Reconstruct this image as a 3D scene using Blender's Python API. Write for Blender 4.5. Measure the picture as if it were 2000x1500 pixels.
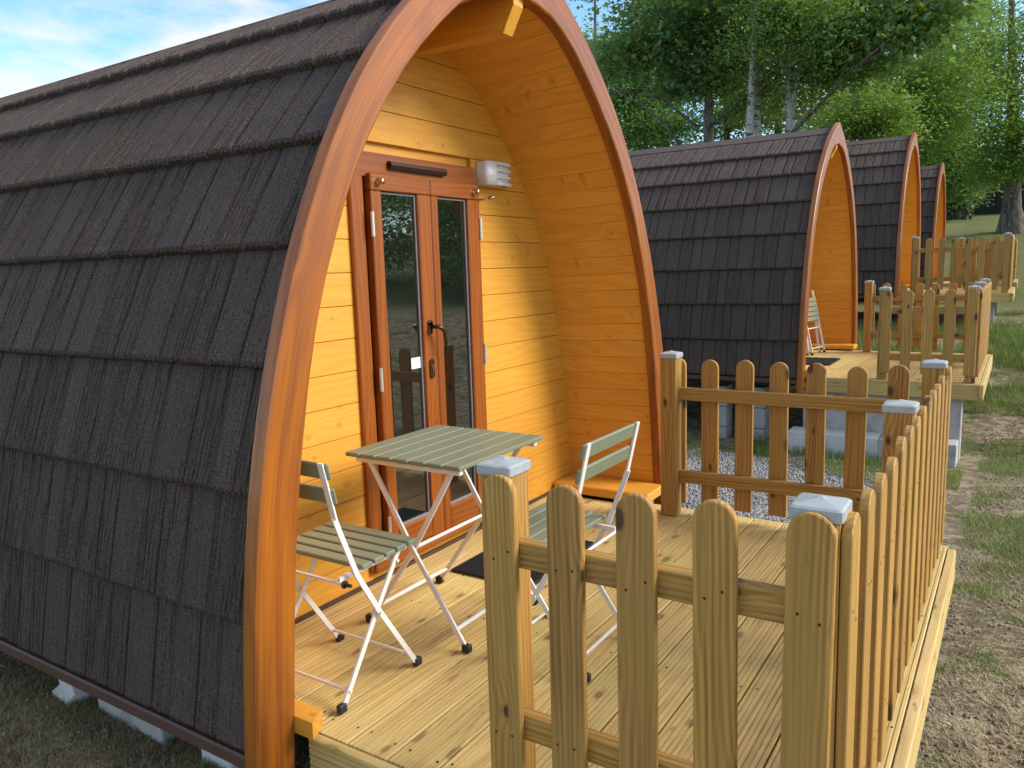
import bpy, math, random
import numpy as np
from mathutils import Matrix, Vector

for o in list(bpy.data.objects): bpy.data.objects.remove(o, do_unlink=True)
scene = bpy.context.scene
COL = scene.collection
random.seed(7); RNG = np.random.default_rng(7)
R = math.radians

# ------------------------------------------------------------------ camera
CAM = Vector((1.735, -1.4486, 1.3517))
yaw, pitch, roll = -0.57766, -0.14620, -0.03154
fw = Vector((math.sin(yaw)*math.cos(pitch), math.cos(yaw)*math.cos(pitch), math.sin(pitch)))
rt = fw.cross(Vector((0, 0, 1))).normalized(); up = rt.cross(fw)
r2 = rt*math.cos(roll) + up*math.sin(roll); u2 = -rt*math.sin(roll) + up*math.cos(roll)
cd = bpy.data.cameras.new('camera'); cam = bpy.data.objects.new('camera', cd); COL.objects.link(cam)
cam.matrix_world = Matrix(((r2.x, u2.x, -fw.x, CAM.x), (r2.y, u2.y, -fw.y, CAM.y), (r2.z, u2.z, -fw.z, CAM.z), (0, 0, 0, 1)))
cd.sensor_width = 36.0; cd.lens = 36.0*1526.67/2000.0; cd.clip_start = 0.05; cd.clip_end = 3000
scene.camera = cam

# ------------------------------------------------------------------ sky, sun, exposure
SUN_EL, SUN_AZ = R(33), R(66)       # azimuth measured from +Y towards +X
world = bpy.data.worlds.new('World'); scene.world = world; world.use_nodes = True
nt = world.node_tree; nt.nodes.clear()
W = nt.nodes.new; WL = nt.links.new
sky = W('ShaderNodeTexSky'); sky.sky_type = 'NISHITA'; sky.sun_disc = False
sky.sun_elevation = SUN_EL; sky.sun_rotation = SUN_AZ; sky.air_density = 1.0; sky.dust_density = 0.25; sky.ozone_density = 2.2
tc = W('ShaderNodeTexCoord'); sp = W('ShaderNodeSeparateXYZ'); WL(tc.outputs['Generated'], sp.inputs[0])
zz = W('ShaderNodeMath'); zz.operation = 'MAXIMUM'; zz.inputs[1].default_value = 0.0; WL(sp.outputs[2], zz.inputs[0])
za = W('ShaderNodeMath'); za.operation = 'ADD'; za.inputs[1].default_value = 0.22; WL(zz.outputs[0], za.inputs[0])
dv = W('ShaderNodeVectorMath'); dv.operation = 'DIVIDE'; WL(tc.outputs['Generated'], dv.inputs[0])
cb = W('ShaderNodeCombineXYZ'); [WL(za.outputs[0], cb.inputs[i]) for i in range(3)]; WL(cb.outputs[0], dv.inputs[1])
cn = W('ShaderNodeTexNoise'); cn.inputs['Scale'].default_value = 2.7; cn.inputs['Detail'].default_value = 6; cn.inputs['Roughness'].default_value = 0.55; cn.inputs['Distortion'].default_value = 0.25
WL(dv.outputs[0], cn.inputs['Vector'])
cr = W('ShaderNodeValToRGB'); cr.color_ramp.elements[0].position = 0.43; cr.color_ramp.elements[0].color = (0.0,)*3+(1,); cr.color_ramp.elements[1].position = 0.59; cr.color_ramp.elements[1].color = (0.80,)*3+(1,)
WL(cn.outputs['Fac'], cr.inputs[0])
cm = W('ShaderNodeMixRGB'); cm.inputs[2].default_value = (3.75, 3.65, 3.50, 1)
st_ = W('ShaderNodeMixRGB'); st_.blend_type = 'MULTIPLY'; st_.inputs[0].default_value = 1.0; st_.inputs[2].default_value = (0.78, 0.95, 1.02, 1); WL(sky.outputs[0], st_.inputs[1])
WL(cr.outputs[0], cm.inputs[0]); WL(st_.outputs[0], cm.inputs[1])
bg = W('ShaderNodeBackground'); bg.inputs[1].default_value = 0.15; WL(cm.outputs[0], bg.inputs[0])
wo = W('ShaderNodeOutputWorld'); WL(bg.outputs[0], wo.inputs[0])

sd = bpy.data.lights.new('sun', 'SUN'); sd.energy = 2.5; sd.angle = R(26); sd.color = (1.0, 0.93, 0.82)
sun = bpy.data.objects.new('sun', sd); COL.objects.link(sun)
sdir = Vector((math.sin(SUN_AZ)*math.cos(SUN_EL), math.cos(SUN_AZ)*math.cos(SUN_EL), math.sin(SUN_EL)))
sun.rotation_euler = sdir.to_track_quat('Z', 'Y').to_euler()

vs = scene.view_settings
vs.view_transform = 'Standard'; vs.look = 'None'; vs.exposure = 0.92; vs.gamma = 1.0; vs.use_curve_mapping = False
scene.render.engine = 'CYCLES'
scene.cycles.max_bounces = 6; scene.cycles.diffuse_bounces = 4; scene.cycles.glossy_bounces = 3; scene.cycles.transmission_bounces = 2
scene.render.resolution_x = 1024; scene.render.resolution_y = 768

# ------------------------------------------------------------------ material helpers
def nodes(name):
    m = bpy.data.materials.new(name); m.use_nodes = True
    t = m.node_tree; t.nodes.clear()
    out = t.nodes.new('ShaderNodeOutputMaterial'); b = t.nodes.new('ShaderNodeBsdfPrincipled')
    t.links.new(b.outputs[0], out.inputs[0])
    return m, t, b, out
def N(t, typ, **kw):
    n = t.nodes.new(typ)
    for k, v in kw.items(): setattr(n, k, v)
    return n
def MATH(t, op, a, b=None, c=None):
    n = t.nodes.new('ShaderNodeMath'); n.operation = op
    for i, v in enumerate((a, b, c)):
        if v is None: continue
        if isinstance(v, (int, float)): n.inputs[i].default_value = v
        else: t.links.new(v, n.inputs[i])
    return n.outputs[0]
def MIX(t, fac, a, b, mode='MIX'):
    n = t.nodes.new('ShaderNodeMixRGB'); n.blend_type = mode
    for i, v in enumerate((fac, a, b)):
        if isinstance(v, (int, float)): n.inputs[i].default_value = v
        elif isinstance(v, tuple): n.inputs[i].default_value = (v[0], v[1], v[2], 1)
        else: t.links.new(v, n.inputs[i])
    return n.outputs[0]
def NOISE(t, vec, scale, detail=3, rough=0.5):
    n = t.nodes.new('ShaderNodeTexNoise'); n.inputs['Scale'].default_value = scale; n.inputs['Detail'].default_value = detail; n.inputs['Roughness'].default_value = rough
    if vec is not None: t.links.new(vec, n.inputs['Vector'])
    return n.outputs['Fac']
def RANGE(t, v, a, b, c=0.0, d=1.0, smooth=True):
    n = t.nodes.new('ShaderNodeMapRange'); n.interpolation_type = 'SMOOTHSTEP' if smooth else 'LINEAR'
    t.links.new(v, n.inputs[0])
    for i, x in zip((1, 2, 3, 4), (a, b, c, d)): n.inputs[i].default_value = x
    return n.outputs[0]
def SCALE(t, vec, s):
    n = t.nodes.new('ShaderNodeVectorMath'); n.operation = 'MULTIPLY'; t.links.new(vec, n.inputs[0]); n.inputs[1].default_value = s
    return n.outputs[0]
def BUMP(t, b, h, strength, dist):
    n = t.nodes.new('ShaderNodeBump'); n.inputs['Strength'].default_value = strength; n.inputs['Distance'].default_value = dist
    t.links.new(h, n.inputs['Height']); t.links.new(n.outputs[0], b.inputs['Normal'])

def wood(name, light, dark, axis='X', knots=1.0, rough=0.6, coat=0.0, bands=70.0, band_mix=0.6, fibre=0.5, tone=0.25, knot_col=(0.06, 0.03, 0.012), bump=0.25, kscale=2.4, kprob=0.55, green=None, mould=0.0, kfade=0.85, kacross=7.0, hue=0.0):
    """timber: grain runs along `axis` of the object (or along U of the UV map)"""
    m, t, b, out = nodes(name)
    tcn = N(t, 'ShaderNodeTexCoord'); oi = N(t, 'ShaderNodeObjectInfo')
    src = tcn.outputs['UV'] if axis == 'UV' else tcn.outputs['Object']
    perm = {'X': (0, 1, 2), 'UV': (0, 1, 2), 'Y': (1, 2, 0), 'Z': (2, 1, 0)}[axis]
    s = N(t, 'ShaderNodeSeparateXYZ'); t.links.new(src, s.inputs[0])
    c = N(t, 'ShaderNodeCombineXYZ')
    for i in range(3):
        off = MATH(t, 'MULTIPLY', oi.outputs['Random'], (37.3, 13.7, 7.9)[i])
        t.links.new(MATH(t, 'ADD', s.outputs[perm[i]], off), c.inputs[i])
    v = c.outputs[0]
    low = NOISE(t, SCALE(t, v, (0.9, 7, 7)), 1.0, 2)
    fib = NOISE(t, SCALE(t, v, (2.0, 120, 120)), 1.0, 3, 0.6)
    vor = N(t, 'ShaderNodeTexVoronoi', voronoi_dimensions='2D'); vor.inputs['Scale'].default_value = 1.0
    sk_ = N(t, 'ShaderNodeSeparateXYZ'); t.links.new(v, sk_.inputs[0]); ck_ = N(t, 'ShaderNodeCombineXYZ')
    t.links.new(MATH(t, 'MULTIPLY', sk_.outputs[0], kscale), ck_.inputs[0])
    t.links.new(MATH(t, 'MULTIPLY', MATH(t, 'ADD', sk_.outputs[1], MATH(t, 'MULTIPLY', sk_.outputs[2], 0.8)), kacross), ck_.inputs[1])
    t.links.new(ck_.outputs[0], vor.inputs['Vector'])
    csep = N(t, 'ShaderNodeSeparateColor'); t.links.new(vor.outputs['Color'], csep.inputs[0])
    gate = RANGE(t, csep.outputs[0], kprob, kprob+0.02)
    ksz = MATH(t, 'MULTIPLY_ADD', csep.outputs[1], 0.07, 0.05)
    kd = MATH(t, 'DIVIDE', vor.outputs['Distance'], ksz)
    kmask = MATH(t, 'MULTIPLY', RANGE(t, kd, 1.25, 0.7), gate)
    halo = MATH(t, 'MULTIPLY', MATH(t, 'POWER', 2.718, MATH(t, 'MULTIPLY', vor.outputs['Distance'], -7.0)), gate)
    s2 = N(t, 'ShaderNodeSeparateXYZ'); t.links.new(v, s2.inputs[0])
    ph = MATH(t, 'ADD', MATH(t, 'MULTIPLY', MATH(t, 'ADD', s2.outputs[1], MATH(t, 'MULTIPLY', s2.outputs[2], 0.7)), bands), MATH(t, 'MULTIPLY', low, 34.0))
    ph = MATH(t, 'ADD', ph, MATH(t, 'MULTIPLY', halo, 14.0*knots))
    ring = MATH(t, 'MULTIPLY_ADD', MATH(t, 'SINE', ph), 0.5, 0.5)
    f = MATH(t, 'ADD', MATH(t, 'MULTIPLY', ring, band_mix), MATH(t, 'MULTIPLY', RANGE(t, fib, 0.3, 0.7), fibre))
    f = MATH(t, 'MULTIPLY', f, 1.0/(band_mix+fibre))
    col = MIX(t, f, dark, light)
    big = NOISE(t, SCALE(t, v, (1.3, 4, 4)), 1.0, 2)
    tv = MATH(t, 'ADD', MATH(t, 'MULTIPLY_ADD', big, tone, 1.0-tone*0.5), MATH(t, 'MULTIPLY_ADD', oi.outputs['Random'], tone*0.8, -tone*0.4))
    hsv = N(t, 'ShaderNodeHueSaturation'); t.links.new(col, hsv.inputs['Color']); t.links.new(tv, hsv.inputs['Value'])
    if hue: t.links.new(MATH(t, 'MULTIPLY_ADD', MATH(t, 'FRACT', MATH(t, 'MULTIPLY', oi.outputs['Random'], 17.0)), hue, 0.5-hue*0.6), hsv.inputs['Hue'])
    col = hsv.outputs[0]
    if green:
        gm = MATH(t, 'MULTIPLY', RANGE(t, NOISE(t, SCALE(t, v, (1.1, 5, 5)), 1.0, 3), 0.40, 0.68), 0.75)
        col = MIX(t, gm, col, green)
    if mould:
        sm = RANGE(t, NOISE(t, SCALE(t, v, (6, 26, 26)), 1.0, 4, 0.7), 0.62, 0.75)
        col = MIX(t, MATH(t, 'MULTIPLY', sm, mould), col, (0.10, 0.065, 0.03))
    if knots > 0:
        rim = MATH(t, 'MULTIPLY', RANGE(t, kd, 2.4, 1.0), gate)
        col = MIX(t, MATH(t, 'MULTIPLY', rim, 0.35*knots), col, dark)
        col = MIX(t, MATH(t, 'MULTIPLY', kmask, kfade*min(knots, 1)), col, knot_col)
    t.links.new(col, b.inputs['Base Color'])
    t.links.new(MATH(t, 'MULTIPLY_ADD', f, -0.12, rough+0.06), b.inputs['Roughness'])
    b.inputs['Coat Weight'].default_value = coat; b.inputs['Coat Roughness'].default_value = 0.22
    BUMP(t, b, MATH(t, 'ADD', MATH(t, 'MULTIPLY', f, 1.0), MATH(t, 'MULTIPLY', kmask, -1.5)), bump, 0.002)
    return m

def plain(name, col, rough=0.5, metal=0.0, var=0.15, scale=30.0, bump=0.0, spec=0.5, dirt=None, bscale=None):
    m, t, b, out = nodes(name)
    tcn = N(t, 'ShaderNodeTexCoord'); oi = N(t, 'ShaderNodeObjectInfo')
    ad = N(t, 'ShaderNodeVectorMath'); t.links.new(tcn.outputs['Object'], ad.inputs[0]); t.links.new(MATH(t, 'MULTIPLY', oi.outputs['Random'], 31.0), ad.inputs[1])
    n1 = NOISE(t, ad.outputs[0], scale, 4, 0.6)
    hsv = N(t, 'ShaderNodeHueSaturation'); hsv.inputs['Color'].default_value = (*col, 1)
    t.links.new(MATH(t, 'MULTIPLY_ADD', n1, 2*var, 1-var), hsv.inputs['Value'])
    c = hsv.outputs[0]
    if dirt:
        dm = RANGE(t, NOISE(t, ad.outputs[0], scale*0.25, 5, 0.65), 0.50, 0.68)
        c = MIX(t, MATH(t, 'MULTIPLY', dm, dirt[1]), c, dirt[0])
    t.links.new(c, b.inputs['Base Color'])
    b.inputs['Roughness'].default_value = rough; b.inputs['Metallic'].default_value = metal
    b.inputs['Specular IOR Level'].default_value = spec
    if bump: BUMP(t, b, NOISE(t, ad.outputs[0], bscale or scale, 5, 0.7), bump, 0.003)
    return m

# ------------------------------------------------------------------ materials
M = {}
TL, TD = (0.55, 0.310, 0.070), (0.24, 0.105, 0.018)
M['pine'] = wood('treated_pine', TL, TD, 'X', knots=1.0, kscale=3.4, kprob=0.56, kacross=7.5, hue=0.010, rough=0.62, bands=380, band_mix=0.55, fibre=0.7, tone=0.32, green=(0.37, 0.215, 0.048), mould=0.45, kfade=0.93)
M['deck'] = wood('deck_pine', (0.70, 0.505, 0.20), (0.44, 0.280, 0.085), 'X', knots=0.9, rough=0.6, bands=210, band_mix=0.35, fibre=0.5, tone=0.32, mould=0.6, kscale=3.0, kprob=0.62, kfade=0.6, hue=0.006, green=(0.60, 0.455, 0.15))
M['fascia'] = wood('varnished_arch_timber', (0.39, 0.115, 0.007), (0.21, 0.052, 0.004), 'UV', knots=0.6, rough=0.40, coat=0.20, bands=80, band_mix=0.40, fibre=0.45, tone=0.34, bump=0.06, kscale=2.2, kprob=0.86, knot_col=(0.20, 0.055, 0.01), kfade=0.5)
HL, HD = (0.75, 0.362, 0.045), (0.65, 0.290, 0.030)
kw = dict(knots=0.7, rough=0.46, coat=0.05, bands=160, band_mix=0.35, fibre=0.3, tone=0.07, bump=0.08, knot_col=(0.34, 0.13, 0.018), kfade=0.55)
M['stainY'] = wood('honey_stained_pine_wall', HL, HD, 'Y', kscale=5.5, kprob=0.76, kacross=9.0, **kw)
M['stainX'] = wood('honey_stained_pine_soffit', HL, HD, 'X', kscale=7.5, kprob=0.70, kacross=14.0, **kw)
kd_ = dict(knots=0.4, rough=0.36, coat=0.3, bands=240, band_mix=0.5, fibre=0.35, tone=0.2, bump=0.08, knot_col=(0.16, 0.045, 0.01), kprob=0.93)
M['doorZ'] = wood('varnished_door_upright', (0.33, 0.090, 0.009), (0.20, 0.046, 0.005), 'Z', **kd_)
M['doorY'] = wood('varnished_door_rail', (0.33, 0.090, 0.009), (0.20, 0.046, 0.005), 'Y', **kd_)
M['glass'] = plain('dark_door_glass', (0.006, 0.008, 0.007), 0.012, 0, 0.05, 3, 0, 0.85)
M['glass'].node_tree.nodes['Principled BSDF'].inputs['IOR'].default_value = 2.0
M['seal'] = plain('grey_glazing_seal', (0.24, 0.22, 0.22), 0.5)
M['bronze'] = plain('bronze_handle', (0.085, 0.045, 0.022), 0.3, 0.6)
M['brass'] = plain('brass_knob', (0.62, 0.47, 0.25), 0.28, 1.0)
M['steel'] = plain('brushed_steel', (0.80, 0.80, 0.79), 0.5, 0.15, 0.04, 60)
M['hinge'] = plain('zinc_hinge', (0.62, 0.60, 0.56), 0.38, 0.7)
M['opal'] = plain('opal_lamp_diffuser', (0.86, 0.86, 0.88), 0.35)
M['vent_and_shade'] = plain('brown_vent_and_rebate_shade', (0.030, 0.011, 0.009), 0.35)  # vent plastic; the same brown stands for shade in the door rebate
M['white'] = plain('white_sticker', (0.85, 0.86, 0.86), 0.5, 0, 0.03)
M['ink'] = plain('grey_print', (0.30, 0.32, 0.35), 0.6)
M['skirt'] = plain('brown_metal_skirt', (0.085, 0.042, 0.028), 0.55, 0.1, 0.25, 14, 0.1)
M['under'] = plain('dark_underfloor', (0.03, 0.022, 0.018), 0.9)
M['concrete'] = plain('grey_concrete', (0.43, 0.41, 0.385), 0.9, 0, 0.22, 22, 0.5, 0.3, dirt=((0.22, 0.20, 0.17), 0.6), bscale=60)
M['palecon'] = plain('pale_cast_concrete', (0.62, 0.60, 0.56), 0.85, 0, 0.16, 18, 0.4, 0.3, dirt=((0.36, 0.35, 0.32), 0.5), bscale=70)
M['cap'] = plain('grey_plastic_post_cap', (0.36, 0.385, 0.385), 0.42, 0, 0.12, 40, 0.05, dirt=((0.46, 0.47, 0.455), 0.6))
M['sage'] = plain('sage_painted_slat', (0.190, 0.215, 0.140), 0.45, 0, 0.1, 25, 0.04)
M['cream'] = plain('cream_powder_coat', (0.78, 0.74, 0.68), 0.38, 0, 0.04)
M['rubber'] = plain('black_rubber', (0.016, 0.016, 0.018), 0.6)
M['mat'] = plain('black_ribbed_doormat', (0.022, 0.024, 0.027), 0.95, 0, 0.5, 220, 0.9, bscale=260)
M['blackshed'] = plain('black_stained_boarding', (0.016, 0.017, 0.020), 0.8, 0, 0.3, 4)
M['palewall'] = plain('pale_render', (0.34, 0.31, 0.28), 0.9, 0, 0.2, 4)

def tile_mat():
    m, t, b, out = nodes('granule_coated_roof_tile')
    tcn = N(t, 'ShaderNodeTexCoord'); oi = N(t, 'ShaderNodeObjectInfo')
    ad = N(t, 'ShaderNodeVectorMath'); t.links.new(tcn.outputs['Object'], ad.inputs[0]); t.links.new(MATH(t, 'MULTIPLY', oi.outputs['Random'], 53.0), ad.inputs[1])
    v = ad.outputs[0]
    g = NOISE(t, v, 420, 2, 0.7); g2 = NOISE(t, v, 160, 3, 0.7); big = NOISE(t, v, 6, 3)
    col = MIX(t, RANGE(t, g2, 0.3, 0.72), (0.034, 0.023, 0.018), (0.165, 0.117, 0.093))
    col = MIX(t, MATH(t, 'MULTIPLY', RANGE(t, g, 0.60, 0.72), 0.55), col, (0.27, 0.22, 0.195))
    col = MIX(t, MATH(t, 'MULTIPLY', RANGE(t, big, 0.45, 0.75), 0.4), col, (0.082, 0.054, 0.049))
    hsv = N(t, 'ShaderNodeHueSaturation'); t.links.new(col, hsv.inputs['Color']); t.links.new(MATH(t, 'MULTIPLY_ADD', oi.outputs['Random'], 0.14, 0.93), hsv.inputs['Value'])
    t.links.new(hsv.outputs[0], b.inputs['Base Color'])
    b.inputs['Roughness'].default_value = 0.78; b.inputs['Specular IOR Level'].default_value = 0.35
    s = N(t, 'ShaderNodeSeparateXYZ'); t.links.new(v, s.inputs[0])
    wob = MATH(t, 'MULTIPLY', NOISE(t, SCALE(t, v, (30, 6, 0)), 1, 2), 5.0)
    rib = MATH(t, 'SINE', MATH(t, 'ADD', MATH(t, 'MULTIPLY', s.outputs[0], 620.0), wob))
    BUMP(t, b, MATH(t, 'ADD', MATH(t, 'ADD', MATH(t, 'MULTIPLY', g2, 1.2), g), MATH(t, 'MULTIPLY', rib, 0.75)), 1.0, 0.0036)
    return m
M['tile'] = tile_mat()

def leaf_mat(name, c1, c2, c3=None, trans=0.35, rough=0.45, yellow=0.0):
    m, t, b, out = nodes(name)
    geo = N(t, 'ShaderNodeNewGeometry'); tcn = N(t, 'ShaderNodeTexCoord')
    col = MIX(t, geo.outputs['Random Per Island'], c1, c2)
    big = RANGE(t, NOISE(t, tcn.outputs['Object'], 0.9, 3), 0.40, 0.66)
    if c3: col = MIX(t, MATH(t, 'MULTIPLY', big, 0.7), col, c3)
    if yellow:
        yy = MATH(t, 'MULTIPLY', RANGE(t, geo.outputs['Random Per Island'], 1.0-yellow, 1.0-yellow+0.01), 0.8)
        col = MIX(t, yy, col, (0.30, 0.22, 0.025))
    t.links.new(col, b.inputs['Base Color']); b.inputs['Roughness'].default_value = rough
    tr = N(t, 'ShaderNodeBsdfTranslucent'); tcol = MIX(t, 0.6, col, (0.30, 0.42, 0.03)); t.links.new(tcol, tr.inputs[0])
    mx = N(t, 'ShaderNodeMixShader'); mx.inputs[0].default_value = trans
    t.links.new(b.outputs[0], mx.inputs[1]); t.links.new(tr.outputs[0], mx.inputs[2]); t.links.new(mx.outputs[0], out.inputs[0])
    return m
M['leaf_syc'] = leaf_mat('sycamore_leaf', (0.088, 0.205, 0.077), (0.166, 0.321, 0.098), (0.088, 0.205, 0.098), 0.42, 0.40, 0.07)
M['leaf_bir'] = leaf_mat('birch_leaf', (0.113, 0.228, 0.051), (0.202, 0.329, 0.076), (0.101, 0.216, 0.057), 0.48)
M['leaf_ash'] = leaf_mat('ash_leaf', (0.110, 0.225, 0.052), (0.206, 0.361, 0.077), (0.091, 0.199, 0.058), 0.48)
M['leaf_dark'] = leaf_mat('dark_broad_leaf', (0.101, 0.226, 0.072), (0.191, 0.349, 0.101), (0.112, 0.236, 0.079), 0.42)
M['leaf_lime'] = leaf_mat('fresh_green_leaf', (0.132, 0.242, 0.050), (0.220, 0.352, 0.077), (0.110, 0.220, 0.050), 0.48)
M['ivy'] = leaf_mat('ivy_leaf', (0.02, 0.05, 0.02), (0.05, 0.09, 0.035), None, 0.2, 0.3)
M['grassblade'] = leaf_mat('grass_blade', (0.085, 0.145, 0.032), (0.18, 0.24, 0.065), (0.24, 0.22, 0.085), 0.35, 0.55)
M['straw'] = leaf_mat('dry_straw', (0.34, 0.265, 0.145), (0.60, 0.50, 0.32), None, 0.15, 0.7)
M['moss'] = leaf_mat('brown_thatch', (0.15, 0.108, 0.050), (0.38, 0.285, 0.145), (0.19, 0.145, 0.055), 0.15, 0.8)  # matted mossy dead grass in its own browns

def bark(name, c1, c2, birch=False):
    m, t, b, out = nodes(name)
    tcn = N(t, 'ShaderNodeTexCoord'); v = tcn.outputs['Object']
    n = NOISE(t, SCALE(t, v, (7, 7, 1.8) if not birch else (2.5, 2.5, 9)), 1.6, 5, 0.65)
    col = MIX(t, RANGE(t, n, 0.36, 0.62) if not birch else RANGE(t, n, 0.40, 0.50), c1, c2)
    t.links.new(col, b.inputs['Base Color']); b.inputs['Roughness'].default_value = 0.9
    BUMP(t, b, n, 0.7, 0.03)
    return m
M['bark'] = bark('grey_brown_bark', (0.05, 0.042, 0.033), (0.16, 0.14, 0.115))
M['birchbark'] = bark('white_birch_bark', (0.07, 0.06, 0.05), (0.42, 0.40, 0.36), True)

# ------------------------------------------------------------------ mesh helpers
def link(name, data, parent=None, mtx=None):
    o = bpy.data.objects.new(name, data); COL.objects.link(o)
    if parent is not None:
        o.parent = parent
        if mtx is not None:
            o.matrix_basis = (parent.matrix_basis.inverted() @ mtx) if parent.parent is not None else mtx
        elif parent.parent is not None:
            o.matrix_basis = parent.matrix_basis.inverted()
    elif mtx is not None: o.matrix_basis = mtx
    return o
def mesh(name, V, F, mat, smooth=False):
    me = bpy.data.meshes.new(name); me.from_pydata([tuple(v) for v in V], [], [tuple(f) for f in F])
    me.materials.append(mat if not isinstance(mat, str) else M[mat])
    if smooth: me.polygons.foreach_set('use_smooth', [True]*len(me.polygons))
    me.update(); return me
def mesh_np(name, V, F, mat, smooth=False):
    V = np.asarray(V, np.float32); F = np.asarray(F, np.int32); k = F.shape[1]
    me = bpy.data.meshes.new(name)
    me.vertices.add(len(V)); me.vertices.foreach_set('co', V.ravel())
    me.loops.add(F.size); me.loops.foreach_set('vertex_index', F.ravel())
    me.polygons.add(len(F)); me.polygons.foreach_set('loop_start', np.arange(0, F.size, k, dtype=np.int32)); me.polygons.foreach_set('loop_total', np.full(len(F), k, np.int32))
    if smooth: me.polygons.foreach_set('use_smooth', np.ones(len(F), bool))
    me.materials.append(M[mat] if isinstance(mat, str) else mat)
    me.update(calc_edges=True); return me
class MB:
    def __init__(s): s.V = []; s.F = []
    def add(s, V, F):
        n = len(s.V); s.V += [tuple(v) for v in V]; s.F += [tuple(i+n for i in f) for f in F]
    def box(s, x0, x1, y0, y1, z0, z1):
        s.add([(x, y, z) for z in (z0, z1) for y in (y0, y1) for x in (x0, x1)],
              [(0, 2, 3, 1), (4, 5, 7, 6), (0, 1, 5, 4), (2, 6, 7, 3), (0, 4, 6, 2), (1, 3, 7, 5)])
    def cbox(s, x0, x1, y0, y1, z0, z1, c=0.004):
        """box with chamfered edges (chamfer c on every edge)"""
        V = []; idx = {}
        for ix, x in enumerate((x0, x1)):
            for iy, y in enumerate((y0, y1)):
                for iz, z in enumerate((z0, z1)):
                    sx, sy, sz = (1, -1)[ix], (1, -1)[iy], (1, -1)[iz]
                    idx[ix, iy, iz, 0] = len(V); V.append((x, y+sy*c, z+sz*c))
                    idx[ix, iy, iz, 1] = len(V); V.append((x+sx*c, y, z+sz*c))
                    idx[ix, iy, iz, 2] = len(V); V.append((x+sx*c, y+sy*c, z))
        F = []
        for a in (0, 1):
            f = [idx[a, 0, 0, 0], idx[a, 1, 0, 0], idx[a, 1, 1, 0], idx[a, 0, 1, 0]]; F.append(f if a else f[::-1])
            f = [idx[0, a, 0, 1], idx[1, a, 0, 1], idx[1, a, 1, 1], idx[0, a, 1, 1]]; F.append(f[::-1] if a else f)
            f = [idx[0, 0, a, 2], idx[1, 0, a, 2], idx[1, 1, a, 2], idx[0, 1, a, 2]]; F.append(f if a else f[::-1])
        for a in (0, 1):
            for b in (0, 1):
                F.append([idx[a, b, 0, 0], idx[a, b, 1, 0], idx[a, b, 1, 1], idx[a, b, 0, 1]])
                F.append([idx[a, 0, b, 0], idx[a, 1, b, 0], idx[a, 1, b, 2], idx[a, 0, b, 2]])
                F.append([idx[0, a, b, 1], idx[1, a, b, 1], idx[1, a, b, 2], idx[0, a, b, 2]])
                for c3 in (0, 1): F.append([idx[a, b, c3, 0], idx[a, b, c3, 1], idx[a, b, c3, 2]])
        s.add(V, F)
    def tube(s, pts, rad, n=8, cap=True):
        pts = [Vector(p) for p in pts]; rad = rad if isinstance(rad, (list, tuple)) else [rad]*len(pts)
        base = len(s.V); ref = None
        for i, p in enumerate(pts):
            d = (pts[min(i+1, len(pts)-1)] - pts[max(i-1, 0)]).normalized()
            if ref is None: ref = d.orthogonal().normalized()
            ref = (ref - d*ref.dot(d)).normalized(); q = d.cross(ref)
            for k in range(n):
                a = 2*math.pi*k/n; s.V.append(tuple(p + (ref*math.cos(a)+q*math.sin(a))*rad[i]))
        for i in range(len(pts)-1):
            for k in range(n):
                a = base+i*n+k; b2 = base+i*n+(k+1) % n; s.F.append((a, b2, b2+n, a+n))
        if cap:
            s.F.append(tuple(base+k for k in range(n))[::-1]); s.F.append(tuple(base+(len(pts)-1)*n+k for k in range(n)))
    def bar(s, pts, w, t, wdir):
        """flat bar along pts, width w along wdir, thickness t"""
        pts = [Vector(p) for p in pts]; wd = Vector(wdir).normalized(); base = len(s.V)
        for i, p in enumerate(pts):
            d = (pts[min(i+1, len(pts)-1)] - pts[max(i-1, 0)]).normalized(); q = d.cross(wd).normalized()
            for a, b2 in ((-1, -1), (1, -1), (1, 1), (-1, 1)): s.V.append(tuple(p + wd*(a*w/2) + q*(b2*t/2)))
        for i in range(len(pts)-1):
            for k in range(4):
                a = base+i*4+k; b2 = base+i*4+(k+1) % 4; s.F.append((a, b2, b2+4, a+4))
        s.F.append((base+3, base+2, base+1, base)); e = base+(len(pts)-1)*4; s.F.append((e, e+1, e+2, e+3))
    def prism(s, poly, axis, a0, a1):
        """polygon extruded along axis; poly gives the two other coords in cyclic xyz order"""
        n = len(poly)
        def P(u, v, a): return {'X': (a, u, v), 'Y': (v, a, u), 'Z': (u, v, a)}[axis]
        s.add([P(u, v, a0) for u, v in poly]+[P(u, v, a1) for u, v in poly],
              [tuple(range(n))[::-1], tuple(range(n, 2*n))]+[(i, (i+1) % n, n+(i+1) % n, n+i) for i in range(n)])
    def mesh(s, name, mat, smooth=False): return mesh(name, s.V, s.F, mat, smooth)
def basis(origin, ex, ey, ez):
    m = Matrix.Identity(4)
    for i, c in enumerate((ex, ey, ez)):
        for j in range(3): m[j][i] = c[j]
    for j in range(3): m[j][3] = origin[j]
    return m
EX, EY, EZ = Vector((1, 0, 0)), Vector((0, 1, 0)), Vector((0, 0, 1))
def thing(name, label, cat, loc=(0, 0, 0), rz=0.0, group=None):
    o = bpy.data.objects.new(name, None); COL.objects.link(o); o.empty_display_size = 0.2
    o.matrix_basis = Matrix.Translation(loc) @ Matrix.Rotation(rz, 4, 'Z')
    o['label'] = label; o['category'] = cat
    if group: o['group'] = group
    return o
def tag(o, label, cat, group=None):
    o['label'] = label; o['category'] = cat
    if group: o['group'] = group
    return o
def struct(o): o['kind'] = 'structure'; return o
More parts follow.
